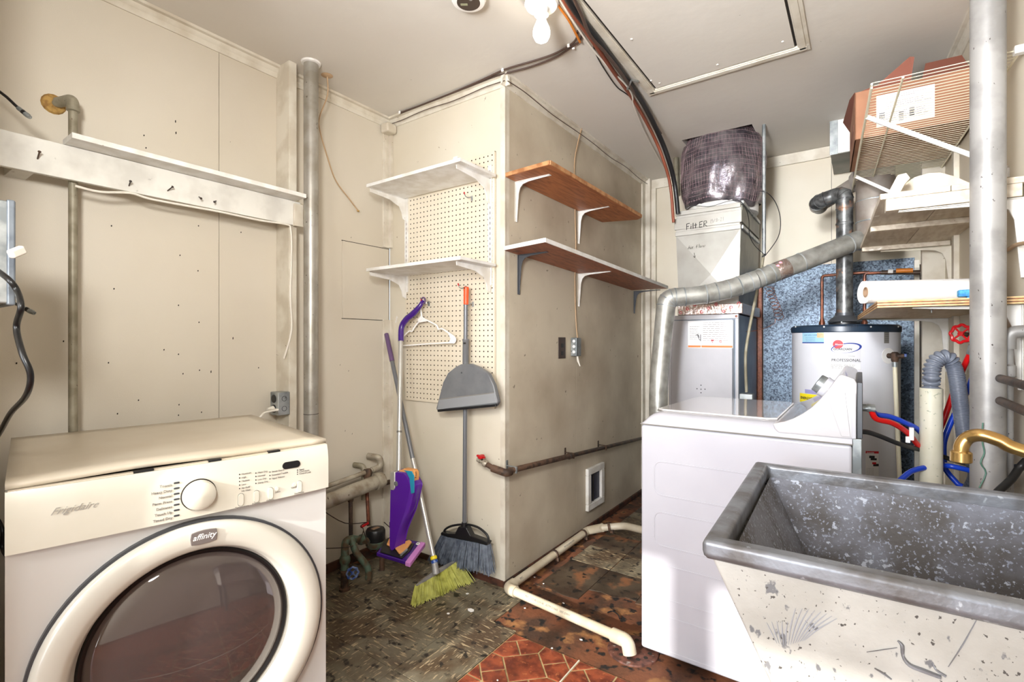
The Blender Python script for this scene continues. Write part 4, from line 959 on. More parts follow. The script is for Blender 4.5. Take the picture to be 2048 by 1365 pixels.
# copper water pipes above the heater
cpw = thing('copper_pipes', 'copper water pipes with orange sleeve above the water heater', 'pipe', (HX, HY + .15, 1.29))
y0 = 3.40
def Y(px, py, y=3.40): return P(px, py, y=y)
a = Y(1644, 640); z_ = Y(1644, 552).z
B().tube(fillet([Vector((a.x, y0, 1.29)), Vector((a.x, y0, z_)), Vector((Y(1730, 552).x + .02, y0, z_ + .003))], .018, 5), .0085, 12).build('cold_pipe', M_copper, cpw)
B().lathe((a.x, y0, 1.288), (0, 0, 1), [(.016, 0), (.016, .02), (.012, .03), (.010, .04)], 14).build('fitting', M_copper, cpw)
c = Y(1729, 640); z2_ = Y(1729, 547).z
B().tube(fillet([Vector((c.x, y0, 1.29)), Vector((c.x, y0, z2_)), Vector((Y(1852, 541).x, y0, Y(1852, 543).z)), Vector((Y(1852, 541).x, y0, 1.30))], .018, 5), .0085, 12).build('hot_pipe', M_copper, cpw)
B().tube([Vector((Y(1762, 547).x, y0 - .015, Y(1760, 546).z)), Vector((Y(1850, 547).x, y0 - .015, Y(1850, 546).z))], .012, 12).build('second_pipe', M_iron, cpw)
B().lathe((c.x, y0, 1.288), (0, 0, 1), [(.016, 0), (.016, .02), (.010, .03)], 14).build('fitting', M_copper, cpw)
B().tube([Y(1792, 542, 3.375), Y(1826, 541, 3.375)], .0125, 10).build('orange_sleeve', M_cable_o, cpw)
B().tube([Y(1776, 543, 3.378), Y(1786, 543, 3.378)], .012, 10).build('label_wrap', M_paper, cpw)
# pipes standing in the back corner right of the heater
for px, r_, m_, nm, lb, yy in ((1846, .014, M_iron, 'dark_pipe', 'dark iron pipe standing in the back corner right of the water heater', 3.5), (1865, .012, M_rust, 'brown_pipe', 'rusty pipe standing in the back corner beside the wall stud', 3.5)):
    q = P(px, 700, y=yy); tag(B().cyl((q.x, yy, 0), (q.x, yy, 1.62), r_, 12).build(nm, m_), lb, 'pipe')
q = P(1834, 700, y=3.6); tag(B().box(q.x - .012, q.x + .012, 3.6, 3.62, 0, 1.66).build('wooden_strip', M_trim, bev=.002), 'pale upright strip in the back corner beside the dark pipe', 'strip')
# spangled metal sheet and brown strip
x0 = P(1527, 700, y=YB - .02).x; x1 = P(1829, 700, y=YB - .02).x; z1 = P(1680, 527, y=YB - .02).z
tag(B().box(x0, x1, YB - .030, YB - .022, .25, z1).build('metal_sheet', M_spang, bev=.001), 'spangled zinc sheet on the wall behind the water heater', 'metal sheet')
xa = P(1514, 700, y=YB - .03).x
tag(B().box(xa, x0 - .004, YB - .06, YB - .018, 0, z1 - .12).build('wooden_post', M_redw, bev=.002), 'dark brown wooden post between furnace and zinc sheet', 'post')
tag(B().box(x0, x1, YB - .034, YB - .0305, .0, .24).build('lower_sheet', M_dark, bev=0), 'dark board below the zinc sheet behind the water heater', 'board')
# ---------------------------------------------------------------- left wall furniture
t = thing('wall_rail', 'long white painted board nailed across the left wall with bent nails', 'board', (XL, .6, 1.73))
zb0, zb1 = 1.731, 1.842
B().box(-2.14, -2.122, .11, 1.300, zb0, zb1).build('board', M_board, t, bev=.002)
B().box(XL, -2.14, .35, .40, zb0, zb1 - .01).build('cleat', M_board, t, bev=.002)
B().box(-2.122, -2.108, 1.262, 1.305, zb0 - .004, zb1 - .012).build('end_block', M_trim, t, bev=.002)
nl = thing('wall_nails', 'bent iron nails in the white rail', 'nails', (-2.12, .6, 1.79))
COL.objects.unlink(nl); bpy.data.objects.remove(nl)
for px, py, ex, ey in ((75, 318, 4, -14), (258, 372, 3, -9), (335, 382, 10, -8), (398, 394, 4, 3), (432, 402, -3, 2)):
    p = P(px, py, x=-2.122); q = P(px + ex, py + ey, x=-2.095)
    B().tube([p, q], .0022, 6).lathe(q, q - p, [(.0045, 0), (.0045, .0015), (0, .002)], 8).build('nail', M_iron, t)
ws = thing('wall_shelf', 'narrow white shelf on the left wall rail above the dryer', 'shelf', (-2.08, .9, 1.84))
B().box(-2.135, -2.035, .468, 1.275, 1.843, 1.861).build('board', M_white, ws, bev=.0015)
# cable under the rail and down the stud
pts = [P(150, 372, x=-2.118)]
for px, py in ((200, 384), (260, 386), (300, 398), (380, 413), (440, 424), (520, 441), (572, 449), (581, 458)): pts.append(P(px, py, x=-2.118))
pts += [Vector((-2.133, 1.262, 1.62)), Vector((-2.136, 1.258, 1.4)), Vector((-2.134, 1.262, 1.25)), Vector((-2.15, 1.235, 1.12))]
tag(B().tube(pts, .0042, 8, smooth=4).build('wall_cable', M_cable_w), 'cream cable stapled under the white rail down to the outlet', 'cable')
# outlet box
ob = thing('outlet_box', 'painted metal outlet box on the left stud above the dryer', 'outlet', (-2.16, 1.225, 1.01))
zo0, zo1 = P(570, 830, x=-2.14).z, P(570, 784, x=-2.14).z
B().box(-2.195, -2.128, 1.195, 1.252, zo0, zo1).build('box', M_steel, ob, bev=.004)
for k in range(2): B().lathe((-2.128, 1.224, zo0 + .03 + k * .045), (1, 0, 0), [(.012, 0), (.012, .0012), (.010, .0012), (.010, 0)], 16, closed=True).build('knockout', M_gdark, ob)
B().lathe((-2.162, 1.195, zo1 - .03), (0, -1, 0), [(.018, 0), (.018, .003), (0, .003)], 18).lathe((-2.162, 1.195, zo0 + .03), (0, -1, 0), [(.018, 0), (.018, .003), (0, .003)], 18).build('socket', M_black, ob)
pc = [Vector((-2.162, 1.185, zo0 + .03)), P(556, 820, y=1.15), P(530, 826, y=1.12), P(519, 836, y=1.09), Vector((-2.16, 1.06, .80))]
pgc = thing('power_plug', 'white power plug and cord in the outlet behind the dryer', 'plug', (-2.16, 1.17, zo0))
B().tube([Vector((-2.162, 1.191, zo0 + .03)), Vector((-2.160, 1.165, zo0 + .028))], [.014, .009], 12).build('plug', M_cable_w, pgc)
B().tube([Vector((-2.160, 1.167, zo0 + .028))] + pc[1:], .0045, 8, smooth=5).build('cord', M_cable_w, pgc)
# steel column
cl = thing('steel_column', 'silver painted steel column from floor to ceiling beside the dryer', 'column', (-2.078, 1.325, 0))
B().cyl((-2.078, 1.325, 0), (-2.078, 1.325, ZC), .0325, 28).build('pipe', M_silver, cl)
B().lathe((-2.078, 1.325, ZC - .0105), (0, 0, 1), [(.034, 0), (.042, .002), (.044, .010), (.034, .010)], 28).build('ceiling_ring', M_white, cl)
B().lathe((-2.078, 1.325, .862), (0, 0, 1), [(.0325, 0), (.0333, .0006), (.0333, .0018), (.0325, .0024)], 28).build('coupling_line', M_dark, cl)
# thin pipe with elbow
tp = thing('wall_pipe', 'thin painted pipe with elbow and union on the left wall behind the dryer', 'pipe', (-2.17, .5, 0))
top = P(146, 203, x=-2.165); yv = top.y; zt_ = top.z
ef = fillet([Vector((-2.165, yv, .05)), Vector((-2.165, yv, zt_ + .008)), Vector((XL + .002, yv - .03, zt_ + .002))], .035, 8)
B().tube(ef, .0125, 14).build('pipe', M_thinp, tp)
B().tube(fillet([Vector((-2.165, yv, zt_ - .03)), Vector((-2.165, yv, zt_ + .008)), Vector((-2.225, yv - .024, zt_ + .004))], .035, 8), .0165, 14).lathe((-2.165, yv, zt_ - .035), UP, [(.0145, 0), (.0185, .003), (.0185, .014), (.0145, .016)], 14).build('elbow', M_thinp, tp)
B().lathe((XL, yv - .031, zt_ + .002), (1, .02, 0), [(.034, .0), (.030, .008), (.020, .012), (.014, .014)], 16).build('foam_collar', M_dirt, tp)
zu = P(148, 335, x=-2.165).z
B().lathe((-2.165, yv, zu - .004), UP, [(.014, 0), (.0235, .003), (.0235, .012), (.015, .014), (.0185, .022), (.0185, .040), (.014, .045)], 16).build('union', M_thinp, tp)
# hanging wire and its ceiling scrap
pw = [P(654, 152, z=ZC - .003), P(655, 190, x=-2.14), P(639, 235, x=-2.15), P(640, 262, x=-2.15), P(655, 315, x=-2.16), P(672, 362, x=-2.19), P(700, 400, x=-2.22), P(716, 422, x=-2.235)]
t = thing('hanging_wire', 'loose tan wire hanging from the ceiling to the wall beside the column', 'wire', pw[0])
B().tube(pw, .0032, 8, smooth=5).build('wire', M_cable_t, t)
B().lathe(pw[0] + Vector((0, 0, .002)), (0, 0, -1), [(.028, 0), (.022, .003), (.006, .006)], 14).build('ceiling_patch', M_cable_t, t)
B().lathe(pw[-1], (1, .2, -.3), [(.004, -.006), (.005, .004), (.003, .009)], 8).build('tape_end', M_dirt, t)
# coax cables
for k, (lb, pts) in enumerate((('black coax cable with silver plug poking in at upper left', ((-60, 150), (0, 184), (31, 211), (40, 219), (66, 239))), ('black coax cable with silver plug behind the thick black cord', ((-30, 590), (15, 602), (40, 612), (46, 615), (70, 628))))):
    q = [P(x, y, d=1.45) for x, y in pts]; t = thing('coax_cable', lb, 'cable', q[0])
    B().tube(q[:4], .0042, 10, smooth=3).build('cable', M_black, t)
    dd = (q[4] - q[2]).normalized()
    B().lathe(q[3] - dd * .006, dd, [(.0062, 0), (.0062, .016)], 14).lathe(q[3] + dd * .019, dd, [(.0062, 0), (.0072, .001), (.0072, .012), (.0058, .014), (.0058, .019)], 6).build('plug', M_steel, t)
    B().lathe(q[3] + dd * .010, dd, [(.0064, 0), (.0064, .009)], 14).build('band', M_black, t)
    B().cyl(q[3] + dd * .036, q[3] + dd * .042, .0009, 5).build('pin', M_steel, t)
# switch box at the left edge with its cord
sb = thing('switch_box', 'grey metal switch box cut by the left edge of the photo', 'switch box', (-1.55, .11, 1.28))
c = P(22, 500, y=.235); zb, zt3 = P(20, 608, y=.235).z, P(20, 404, y=.235).z
B().box(c.x - .20, c.x, .112, .235, zb, zt3).build('box', M_steel, sb, bev=.004)
B().box(c.x - .206, c.x + .003, .228, .242, zb - .004, zt3 + .003).build('cover', mt('box_paint', (124, 132, 140), .4, .4, c2=(100, 108, 118), s=20), sb, bev=.004)
q0, q1 = P(20, 510, y=.20), P(47, 499, y=.22)
B().beam(q0, q1, .012, .016).build('lever', M_cable_w, sb, bev=.004)
kp = [P(-8, 540, y=.20), P(18, 560, y=.21), P(34, 582, y=.22), P(42, 615, y=.22), P(33, 655, y=.22), P(44, 705, y=.22), P(61, 750, y=.23), P(52, 792, y=.23), P(22, 826, y=.235), P(3, 860, y=.245), P(-22, 905, y=.26), P(-42, 965, y=.28)]
kp2 = [P(-28, 1010, y=.30), P(-6, 1038, y=.305), P(5, 1062, y=.31), P(5, 1098, y=.31), P(22, 1122, y=.315), P(52, 1144, y=.32), P(82, 1182, y=.325), P(105, 1222, y=.33), P(128, 1252, y=.335), P(134, 1284, y=.338), P(128, 1340, y=.34), P(120, 1420, y=.35)]
kp = [Vector((p.x * 1, p.y, p.z)) for p in kp + kp2]
B().tube(kp, .0052, 12, smooth=7).build('black_cord', M_blackr, sb, label='thick black cord')

# ---------------------------------------------------------------- pegboard and its shelves
pb0, pb1, pz0, pz1 = -2.101, -1.469, .868, 2.135
yp = YF - .014; pt = .0262; nx_ = int((pb1 - pb0) / pt); nz_ = int((pz1 - pz0) / pt)
ox = (pb1 - pb0 - nx_ * pt) / 2; oz = (pz1 - pz0 - nz_ * pt) / 2
b = B(); hr = .0038
vs = []; fs = []; hw = []
def pv_(x, y, z): vs.append((x, y, z)); return len(vs) - 1
gv = {}
def corner_(i, j):
    if (i, j) not in gv: gv[(i, j)] = pv_(pb0 + ox + i * pt, yp, pz0 + oz + j * pt)
    return gv[(i, j)]
for i in range(nx_):
    for j in range(nz_):
        c4 = [corner_(i, j), corner_(i + 1, j), corner_(i + 1, j + 1), corner_(i, j + 1)]
        cx_, cz_ = pb0 + ox + (i + .5) * pt, pz0 + oz + (j + .5) * pt
        h1 = []; h2 = []
        for k in range(8):
            a = R(225 + 45 * k); h1.append(pv_(cx_ + hr * math.cos(a), yp, cz_ + hr * math.sin(a))); h2.append(pv_(cx_ + hr * math.cos(a), yp + .006, cz_ + hr * math.sin(a)))
        for k in range(4):
            fs.append((c4[k], c4[(k + 1) % 4], h1[(2 * k + 2) % 8], h1[2 * k + 1], h1[2 * k]))
        for k in range(8): hw.append((h1[k], h1[(k + 1) % 8], h2[(k + 1) % 8], h2[k]))
b.add(vs, fs)
for x0, x1, z0, z1 in ((pb0, pb0 + ox, pz0, pz1), (pb1 - ox, pb1, pz0, pz1), (pb0 + ox, pb1 - ox, pz0, pz0 + oz), (pb0 + ox, pb1 - ox, pz1 - oz, pz1)):
    b.add([(x0, yp, z0), (x1, yp, z0), (x1, yp, z1), (x0, yp, z1)], [(0, 1, 2, 3)])
pg = thing('pegboard', 'cream pegboard on the closet wall holding shelves and mops', 'pegboard', (-1.785, YF, pz0))
b.build('perforated_face', M_peg, pg, flat=True)
b = B(); b.add(vs, hw); b.build('hole_walls', mt('hardboard_core', (58, 42, 30), .9), pg, flat=True, kind='stuff')
B().box(pb0, pb1, yp + .012, YF - .0005, pz0, pz1).build('backing', M_dark, pg, flat=True)
b = B()
for x0, x1, z0, z1 in ((pb0, pb0 + .003, pz0, pz1), (pb1 - .003, pb1, pz0, pz1), (pb0, pb1, pz0, pz0 + .003), (pb0, pb1, pz1 - .003, pz1)): b.box(x0, x1, yp + .0002, YF - .001, z0, z1)
b.build('edge', M_peg, pg, flat=True)
pg['label'] = 'cream pegboard on the closet wall behind the white shelves'
# slotted uprights
for nm, x, z0, z1 in (('left', -2.088, 1.475, 2.06), ('right', -1.492, 1.475, P(985, 331, y=yp).z)):
    u = thing('shelf_upright', 'white slotted shelf upright on the %s edge of the pegboard' % nm, 'shelf upright', (x, yp, z0))
    B().box(x - .011, x - .004, yp - .010, yp, z0, z1).box(x + .004, x + .011, yp - .010, yp, z0, z1).box(x - .004, x + .004, yp - .006, yp, z0, z1).build('channel', M_white, u, bev=.001)
    b = B(); z = z0 + .02
    while z < z1 - .02: b.box(x - .0018, x + .0018, yp - .0066, yp - .0058, z, z + .013); z += .0254
    b.build('slots', M_dark, u, flat=True, kind='stuff')
for nm, zs in (('upper', 1.998), ('lower', 1.562)):
    sh = thing('white_shelf', '%s white shelf on brackets over the pegboard' % nm, 'shelf', (-1.78, 1.8, zs))
    B().box(-2.092, -1.447, 1.655, 1.908, zs, zs + .014).build('board', M_white, sh, bev=.0015)
    B().box(-2.092, -1.447, 1.648, 1.655, zs - .001, zs + .015).build('front_edge', M_white, sh, bev=.001)
    for x in (-2.088, -1.492 if nm == 'x' else -1.489):
        xx = x
        pts = [(yp - .006, -.001), (1.672, -.001), (1.668, -.006), (1.670, -.020), (1.80, -.030), (1.865, -.052), (1.885, -.082), (1.893, -.115), (yp - .006, -.125)]
        B().prism([(xx - .0022, y, zs + z) for y, z in pts], (.0044, 0, 0)).box(xx - .007, xx + .007, 1.672, 1.90, zs - .003, zs - .0004).build('bracket', M_white, sh, bev=.001)
B().box(-1.489 - .012, -1.489 + .012, 1.66, 1.92, 2.013, 2.030).build('loose_arm', M_white, None, label='spare white bracket arm lying on the upper pegboard shelf, right end', cat='bracket', bev=.003)

def hook(px, py, lb, tip=True):
    q = P(px, py, y=yp); h = thing('peg_hook', lb, 'hook', q)
    b = B().tube([q + Vector((0, .004, 0)), q + Vector((0, -.010, 0)), q + Vector((-.002, -.030, -.008)), q + Vector((-.004, -.046, -.004)), q + Vector((-.006, -.052, .010))], .0022, 8, smooth=4)
    b.box(q.x - .006, q.x + .006, yp - .002, yp, q.z - .018, q.z + .008).build('wire', M_steel, h)
    e = q + Vector((-.006, -.052, .010))
    if tip: B().tube([e + Vector((0, .002, -.006)), e + Vector((-.001, -.001, .006))], .0034, 8).build('red_tip', M_redh, h)
    return e
hook(944, 395, 'empty red-tipped hook high on the pegboard')
hook(932, 575, 'red-tipped hook holding the orange-handled broom')
hook(858, 606, 'red-tipped hook holding the hanger and purple mop')
hook(946, 607, 'empty bare metal hook just right of the orange grip', False)

# ---------------------------------------------------------------- closet side shelves
def ang_bracket(x_w, y, z, arm, leg, mat, parent, th=.0025, nm='bracket', wd=.022):
    """pressed shelf bracket against the wall plane x=x_w, reaching arm out and leg down"""
    b = B()
    for s in (-1, 1):
        pass
    pr = [(0, 0), (arm, 0), (arm, -.004), (.075, -.010), (.042, -.017), (.026, -.032), (.017, -.06), (.006, -leg), (0, -leg)]
    b.prism([(x_w + a, y - th, z + c) for a, c in pr], (0, 2 * th, 0))
    b.box(x_w, x_w + arm, y - wd / 2, y + wd / 2, z - .003, z).box(x_w, x_w + .003, y - wd / 2, y + wd / 2, z - leg, z)
    pr2 = [(.0, 0)]
    return b.build(nm, mat, parent, bev=.001)
zs = 1.998
t = thing('brown_shelf', 'upper orange-brown wooden shelf on white brackets, closet side wall', 'shelf', (-1.28, 2.5, zs))
B().prism([(XS + .004, 1.938, zs), (-1.150, 1.918, zs), (-1.150, 3.065, zs - .006), (-1.19, 3.10, zs - .006), (XS + .004, 3.03, zs - .006)], (0, 0, .021)).build('board', M_orange, t, bev=.0015)
B().prism([(-1.1498, 1.920, zs + .0005), (-1.1455, 1.922, zs + .0015), (-1.1465, 3.062, zs - .005), (-1.1498, 3.064, zs - .006)], (0, 0, .0195)).prism([(XS + .006, 1.9375, zs + .001), (-1.150, 1.9175, zs + .001), (-1.150, 1.9145, zs + .001), (XS + .006, 1.9345, zs + .001)], (0, 0, .019)).build('raw_edge', M_orange_e, t, bev=.001)
yA = P(1029, 400, x=XS).y; yB = P(1157, 470, x=XS).y
ang_bracket(XS + .001, yA + .012, zs, .20, .20, M_white, t); ang_bracket(XS + .001, yB, zs - .002, .20, .20, M_white, t)
z0, z1 = 1.640, 1.582
t = thing('long_shelf', 'lower long brown wooden shelf with white front edge, closet side wall', 'shelf', (-1.28, 2.7, 1.6))
def lz(y): return z0 + (y - 1.9) / (3.58 - 1.9) * (z1 - z0)
pl4 = [(XS + .004, 1.925), (-1.150, 1.880), (-1.150, 3.585), (XS + .004, 3.55)]
B().add([(x, y, lz(y)) for x, y in pl4] + [(x, y, lz(y) + .018) for x, y in pl4], [(3, 2, 1, 0), (4, 5, 6, 7), (0, 1, 5, 4), (1, 2, 6, 5), (2, 3, 7, 6), (3, 0, 4, 7)]).build('board', M_redw, t, bev=.001)
e4 = [(-1.150, 1.878), (-1.146, 1.878), (-1.146, 3.586), (-1.150, 3.586)]; n4 = [(XS + .004, 1.9215), (XS + .004, 1.9245), (-1.150, 1.8795), (-1.150, 1.8765)]
b = B()
for q4 in (e4, n4): b.add([(x, y, lz(y) - .0006) for x, y in q4] + [(x, y, lz(y) + .0195) for x, y in q4], [(3, 2, 1, 0), (4, 5, 6, 7), (0, 1, 5, 4), (1, 2, 6, 5), (2, 3, 7, 6), (3, 0, 4, 7)])
b.build('painted_edge', M_white, t, bev=.0008)
for px, m_, ar in ((1034, M_gdark, .17), (1157, M_white, .21), (1268, M_gdark, .2)):
    y = P(px, 580, x=XS).y; ang_bracket(XS + .001, y + (.012 if px == 1034 else 0), lz(y) - .0005, ar, .20 if px != 1268 else .17, m_, t)
# flat cable down the wall to the metal box
pts = [P(1163, 257, z=ZC - .002), P(1155, 290, x=XS + .012), P(1149, 330, x=XS + .01), P(1150, 420, x=XS + .008), P(1152, 500, x=XS + .008), P(1150, 560, x=XS + .008), P(1152, 640, x=XS + .008), P(1155, 676, x=XS + .02)]
tag(B().tube(pts, .006, 8, smooth=4, flat=.6).build('flat_cable', M_cable_t), 'tan flat cable running from the ceiling down past both brown shelves', 'cable')
mb = thing('junction_box', 'small galvanised junction box on the closet side wall', 'electrical box', P(1156, 712, x=XS))
y0_ = P(1141, 700, x=XS).y; y1_ = 0
zA, zB = P(1150, 676, x=XS + .03).z, P(1150, 713, x=XS + .03).z
B().box(XS + .001, XS + .040, y0_, y0_ + .062, zB, zA).build('box', M_steel, mb, bev=.004)
for k in range(3): B().lathe((XS + .023, y0_, zA - .02 - .032 * k), (0, -1, 0), [(.009, 0), (.009, .0012), (.0, .0015)], 12).build('knockout', M_porc, mb)
B().tube([Vector((XS + .03, y0_ + .03, zB)), P(1156, 722, x=XS + .03), P(1160, 733, x=XS + .04)], [.006, .007, .003], 8).build('cut_cable', M_cable_w, mb)
qa, qb = P(1117.5, 675, x=XS + .004), P(1131, 717, x=XS + .004)
so = thing('dark_outlet', 'dark brown outlet plate on the closet side wall', 'outlet', (XS, qa.y + .04, qb.z))
B().box(XS, XS + .005, qa.y, qb.y, qb.z, qa.z).build('plate', M_brownp, so, bev=.0015)
for dz in (.03, .075): B().box(XS + .005, XS + .0065, (qa.y + qb.y) / 2 - .014, (qa.y + qb.y) / 2 + .014, qb.z + dz - .012, qb.z + dz + .012).build('socket', M_black, so, bev=.001)
# black gas pipe with valve
t = thing('gas_pipe', 'black iron gas pipe along the closet walls ending in a red-handled valve', 'pipe', (XS + .05, 2.5, .55))
g0 = P(1281, 878, x=XS + .045); g1 = P(1020, 942, x=XS + .045)
cv = Vector((XS + .040, YF - .045, g1.z - .008))
pp = fillet([g0 + (g0 - g1).normalized() * .1, g1, cv + Vector((0, .0, 0)), P(985, 937, y=YF - .05), P(962, 922, y=YF - .05)], .03, 5)
B().tube([g0 + (g0 - g1).normalized() * .1, g1.lerp(g0, .35)], .0125, 12).build('far_pipe', M_iron, t)
B().tube([g1.lerp(g0, .36), g1, cv + Vector((.0, .01, 0))], .0145, 12).build('pipe', M_rust, t)
B().lathe(g1.lerp(g0, .35), g1 - g0, [(.0125, -.02), (.0185, -.016), (.0185, .016), (.0145, .02)], 14).build('coupling', M_iron, t)
B().tube(fillet([cv + Vector((0, .035, 0)), cv, P(985, 937, y=YF - .05)], .028, 6), .0185, 14).build('elbow', M_rust, t)
B().tube([P(988, 938, y=YF - .05), P(968, 926, y=YF - .05)], .0125, 12).build('nipple', M_rust, t)
va_, vb_ = P(972, 929, y=YF - .05), P(953, 915, y=YF - .05)
B().lathe(va_, vb_ - va_, [(.014, -.006), (.017, 0), (.017, .012), (.012, .018), (.012, .034), (.016, .036), (.016, .052), (.011, .053)], 14).build('valve_body', M_drain, t)
q = va_.lerp(vb_, .35); B().cyl(q, q + Vector((0, -.01, .022)), .006, 8).build('stem', M_iron, t)
B().lathe(q + Vector((0, -.01, .022)), (0, -.3, 1), [(.006, 0), (.018, .002), (.018, .009), (.006, .011)], 10).beam(q + Vector((-.024, -.012, .030)), q + Vector((.024, -.014, .026)), .012, .008).build('red_handle', M_redh, t)
for s_ in (0.02, .36, .62):
    q = g1.lerp(g0, s_); B().box(XS + .001, q.x + .012, q.y - .006, q.y + .006, q.z + .012, q.z + .016).box(XS + .001, XS + .004, q.y - .008, q.y + .008, q.z - .012, q.z + .040).box(q.x + .010, q.x + .0165, q.y - .006, q.y + .006, q.z - .016, q.z + .016).build('pipe_strap', M_steel if s_ < .1 else M_iron, t, bev=.001)
# vent frame
va0, va1 = P(1175, 940, x=XS + .02), P(1207, 1000, x=XS + .02)
vf = thing('wall_vent', 'small white framed vent opening low on the closet side wall', 'vent', (XS, (va0.y + va1.y) / 2, .13))
yy0, yy1, zz0, zz1 = 2.797, 3.035, .128, .394
fw_ = .042
for a in ((yy0, yy1, zz1 - fw_, zz1), (yy0, yy1, zz0, zz0 + fw_), (yy0, yy0 + fw_, zz0 + fw_, zz1 - fw_), (yy1 - fw_, yy1, zz0 + fw_, zz1 - fw_)):
    B().box(XS, XS + .022, a[0], a[1], a[2], a[3]).build('frame_side', M_white, vf, bev=.004)
B().box(XS, XS + .004, yy0 + fw_, yy1 - fw_, zz0 + fw_, zz1 - fw_).build('dark_opening', mt('dark_screen', (34, 36, 58), .4), vf)
B().box(XS + .004, XS + .010, yy0 + fw_ + .05, yy0 + fw_ + .055, zz0 + fw_, zz1 - fw_).build('slat', M_dark, vf)

# ---------------------------------------------------------------- PVC drain pipe on the floor
RP = .0215
c0 = Vector((-1.352, 1.872, RP + .02))
fa = P(1175, 1062, x=-1.365); far_ = Vector((-1.365, fa.y, fa.z))
pc_ = P(1188, 1055, x=-1.33)
end = P(1255, 1283, z=.055)
dp = thing('drain_pipe', 'cream plastic drain pipe running along the closet wall to the floor drain', 'pipe', (c0.x, c0.y, 0))
n_ = P(1248, 1052, x=-1.14); fr2 = P(1300, 1064, x=-.93)
r1 = [far_, c0]; r2 = [c0, end]
d1 = (far_ - c0).normalized(); d2 = (end - c0).normalized()
B().tube([c0 + d1 * .03, far_ - d1 * .03], RP * .93, 18).build('wall_run', M_pvc, dp)
B().tube([c0 + d2 * .03, end - d2 * .02], RP * .93, 18).build('floor_run', M_pvc, dp)
B().tube(fillet([c0 + d1 * .055, c0, c0 + d2 * .055], .045, 8), RP * 1.18, 20).build('elbow', M_pvc, dp)
m1 = P(1205, 1056, x=-1.25)
B().tube(fillet([far_ - d1 * .05, far_, m1], .05, 6), RP * 1.15, 18).build('elbow', M_pvc, dp)
B().tube(fillet([m1 - (m1 - far_).normalized() * .02, n_, fr2], .05, 6), RP * .93, 18).build('rear_run', M_pvc, dp)
B().tube(fillet([end - d2 * .065, end, end + Vector((.012, -.006, -.042))], .03, 8), RP * 1.22, 20).build('end_elbow', M_pvc, dp)
def strap(p, t_, nm='strap'):
    B().lathe(p, t_, [(RP * .95, -.007), (RP * 1.18, -.006), (RP * 1.18, .006), (RP * .95, .007)], 18).box(p.x + .01, p.x + .03, p.y - .006, p.y + .006, p.z - .03, p.z - .012).build(nm, M_rust, dp)
strap(c0.lerp(far_, .52), d1); strap(c0.lerp(far_, .93), d1); strap(m1.lerp(n_, .3), n_ - m1)
def ptext(body, a, d, s_, nm='printed_text'):
    up_ = Vector((0, 0, 1)); sd = d.cross(up_).normalized()
    tocam = (Vector((0, 0, CAM_H)) - a).normalized(); nn = (tocam - d * tocam.dot(d)).normalized(); uy = nn.cross(d)
    text(body, s_, a + nn * (RP * .96) - uy * s_ * .3, d, uy, nm, M_grink, dp, ext=.0003)
ptext('PVC 1 1/2 IN SCH 40   ASTM D2665   NSF-DWV', c0.lerp(end, .2), d2, .012)
ptext('PVC SCH 40 NSF-DWV', c0.lerp(far_, .62), d1, .012)
ptext('PVC', c0.lerp(far_, .1), d1, .014)

# floor drain
fdn = Vector((-.722, 1.832, 0)); fd_ = thing('floor_drain', 'rusty round floor drain cover with holes below the pipe end', 'drain', (fdn.x, fdn.y, 0))
b = B(); b.lathe((fdn.x, fdn.y, -.004), UP, [(.098, 0), (.096, .007), (.088, .009), (.0, .009)], 36); b.build('cover', mt('rusty_drain', (112, 72, 60), .6, .3, c2=(70, 46, 40), s=40, spot=(150, 140, 134), ss=50, sl=.62, sh=.7, bump=.4), fd_)
for k in range(12):
    a = R(30 * k + 8); B().lathe((fdn.x + .064 * math.cos(a), fdn.y + .064 * math.sin(a), .0052), UP, [(.0085, 0), (.008, .0006), (0, .0006)], 12).build('hole', M_dark, fd_)
# ---------------------------------------------------------------- purple spray mop
YM = 1.875
def m_(px, py, y=YM): return P(px, py, y=y)
SLO, Y15 = .215, 1.605
def mm_(px, py, off=0.):              # the mop hangs tilted: its foot stands off the wall
    u = (px - 1024) / FPX; v = (682.5 - py) / FPX; a_ = Y15 - .15 * SLO + off
    D = (FW[0] + u * RT[0], FW[1] + u * RT[1], v); t = (a_ + SLO * CAM_H) / (D[1] - SLO * v)
    return Vector((D[0] * t, D[1] * t, CAM_H + v * t))
sm = thing('spray_mop', 'purple spray mop with white pole hung on the pegboard', 'mop', mm_(797, 1095))
B().tube([m_(846, 602, 1.885), mm_(840, 612), mm_(828, 626), mm_(812, 640), mm_(803, 656), mm_(802, 683)], [.010, .012, .0165, .017, .0155, .0155], 16, smooth=6).build('handle', M_purpd, sm)
q = m_(847, 603, 1.88); B().tube([q + Vector((.0 + .014 * math.cos(a), -.002, .004 + .016 * math.sin(a))) for a in [i * math.pi / 8 for i in range(17)]], .0045, 8).build('hanging_loop', M_mauve, sm)
text('mop', .022, mm_(799, 640) + Vector((-.003, -.02, -.02)), (.25, 0, 1), (-1, 0, .25), 'lettering', M_paper, sm)
B().tube([mm_(801.5, 682), mm_(797.5, 942)], [.0125, .0125], 16).build('pole', M_alu, sm)
B().tube([mm_(798.7, 862), mm_(798.6, 866)], .0132, 16).build('pole_joint', M_grink, sm)
bodyp = [(789, 942), (796, 941), (818, 944), (826, 950), (837, 968), (838, 972), (834, 990), (825, 1022), (812, 1050), (806, 1066), (802, 1082), (799, 1096), (792, 1098), (789.5, 1088), (788, 1040), (787, 980)]
ctr = sum((mm_(x, y) for x, y in bodyp), Vector()) / len(bodyp)
f0 = [mm_(x, y) for x, y in bodyp]; 
b = B(); n = len(f0); layers = []
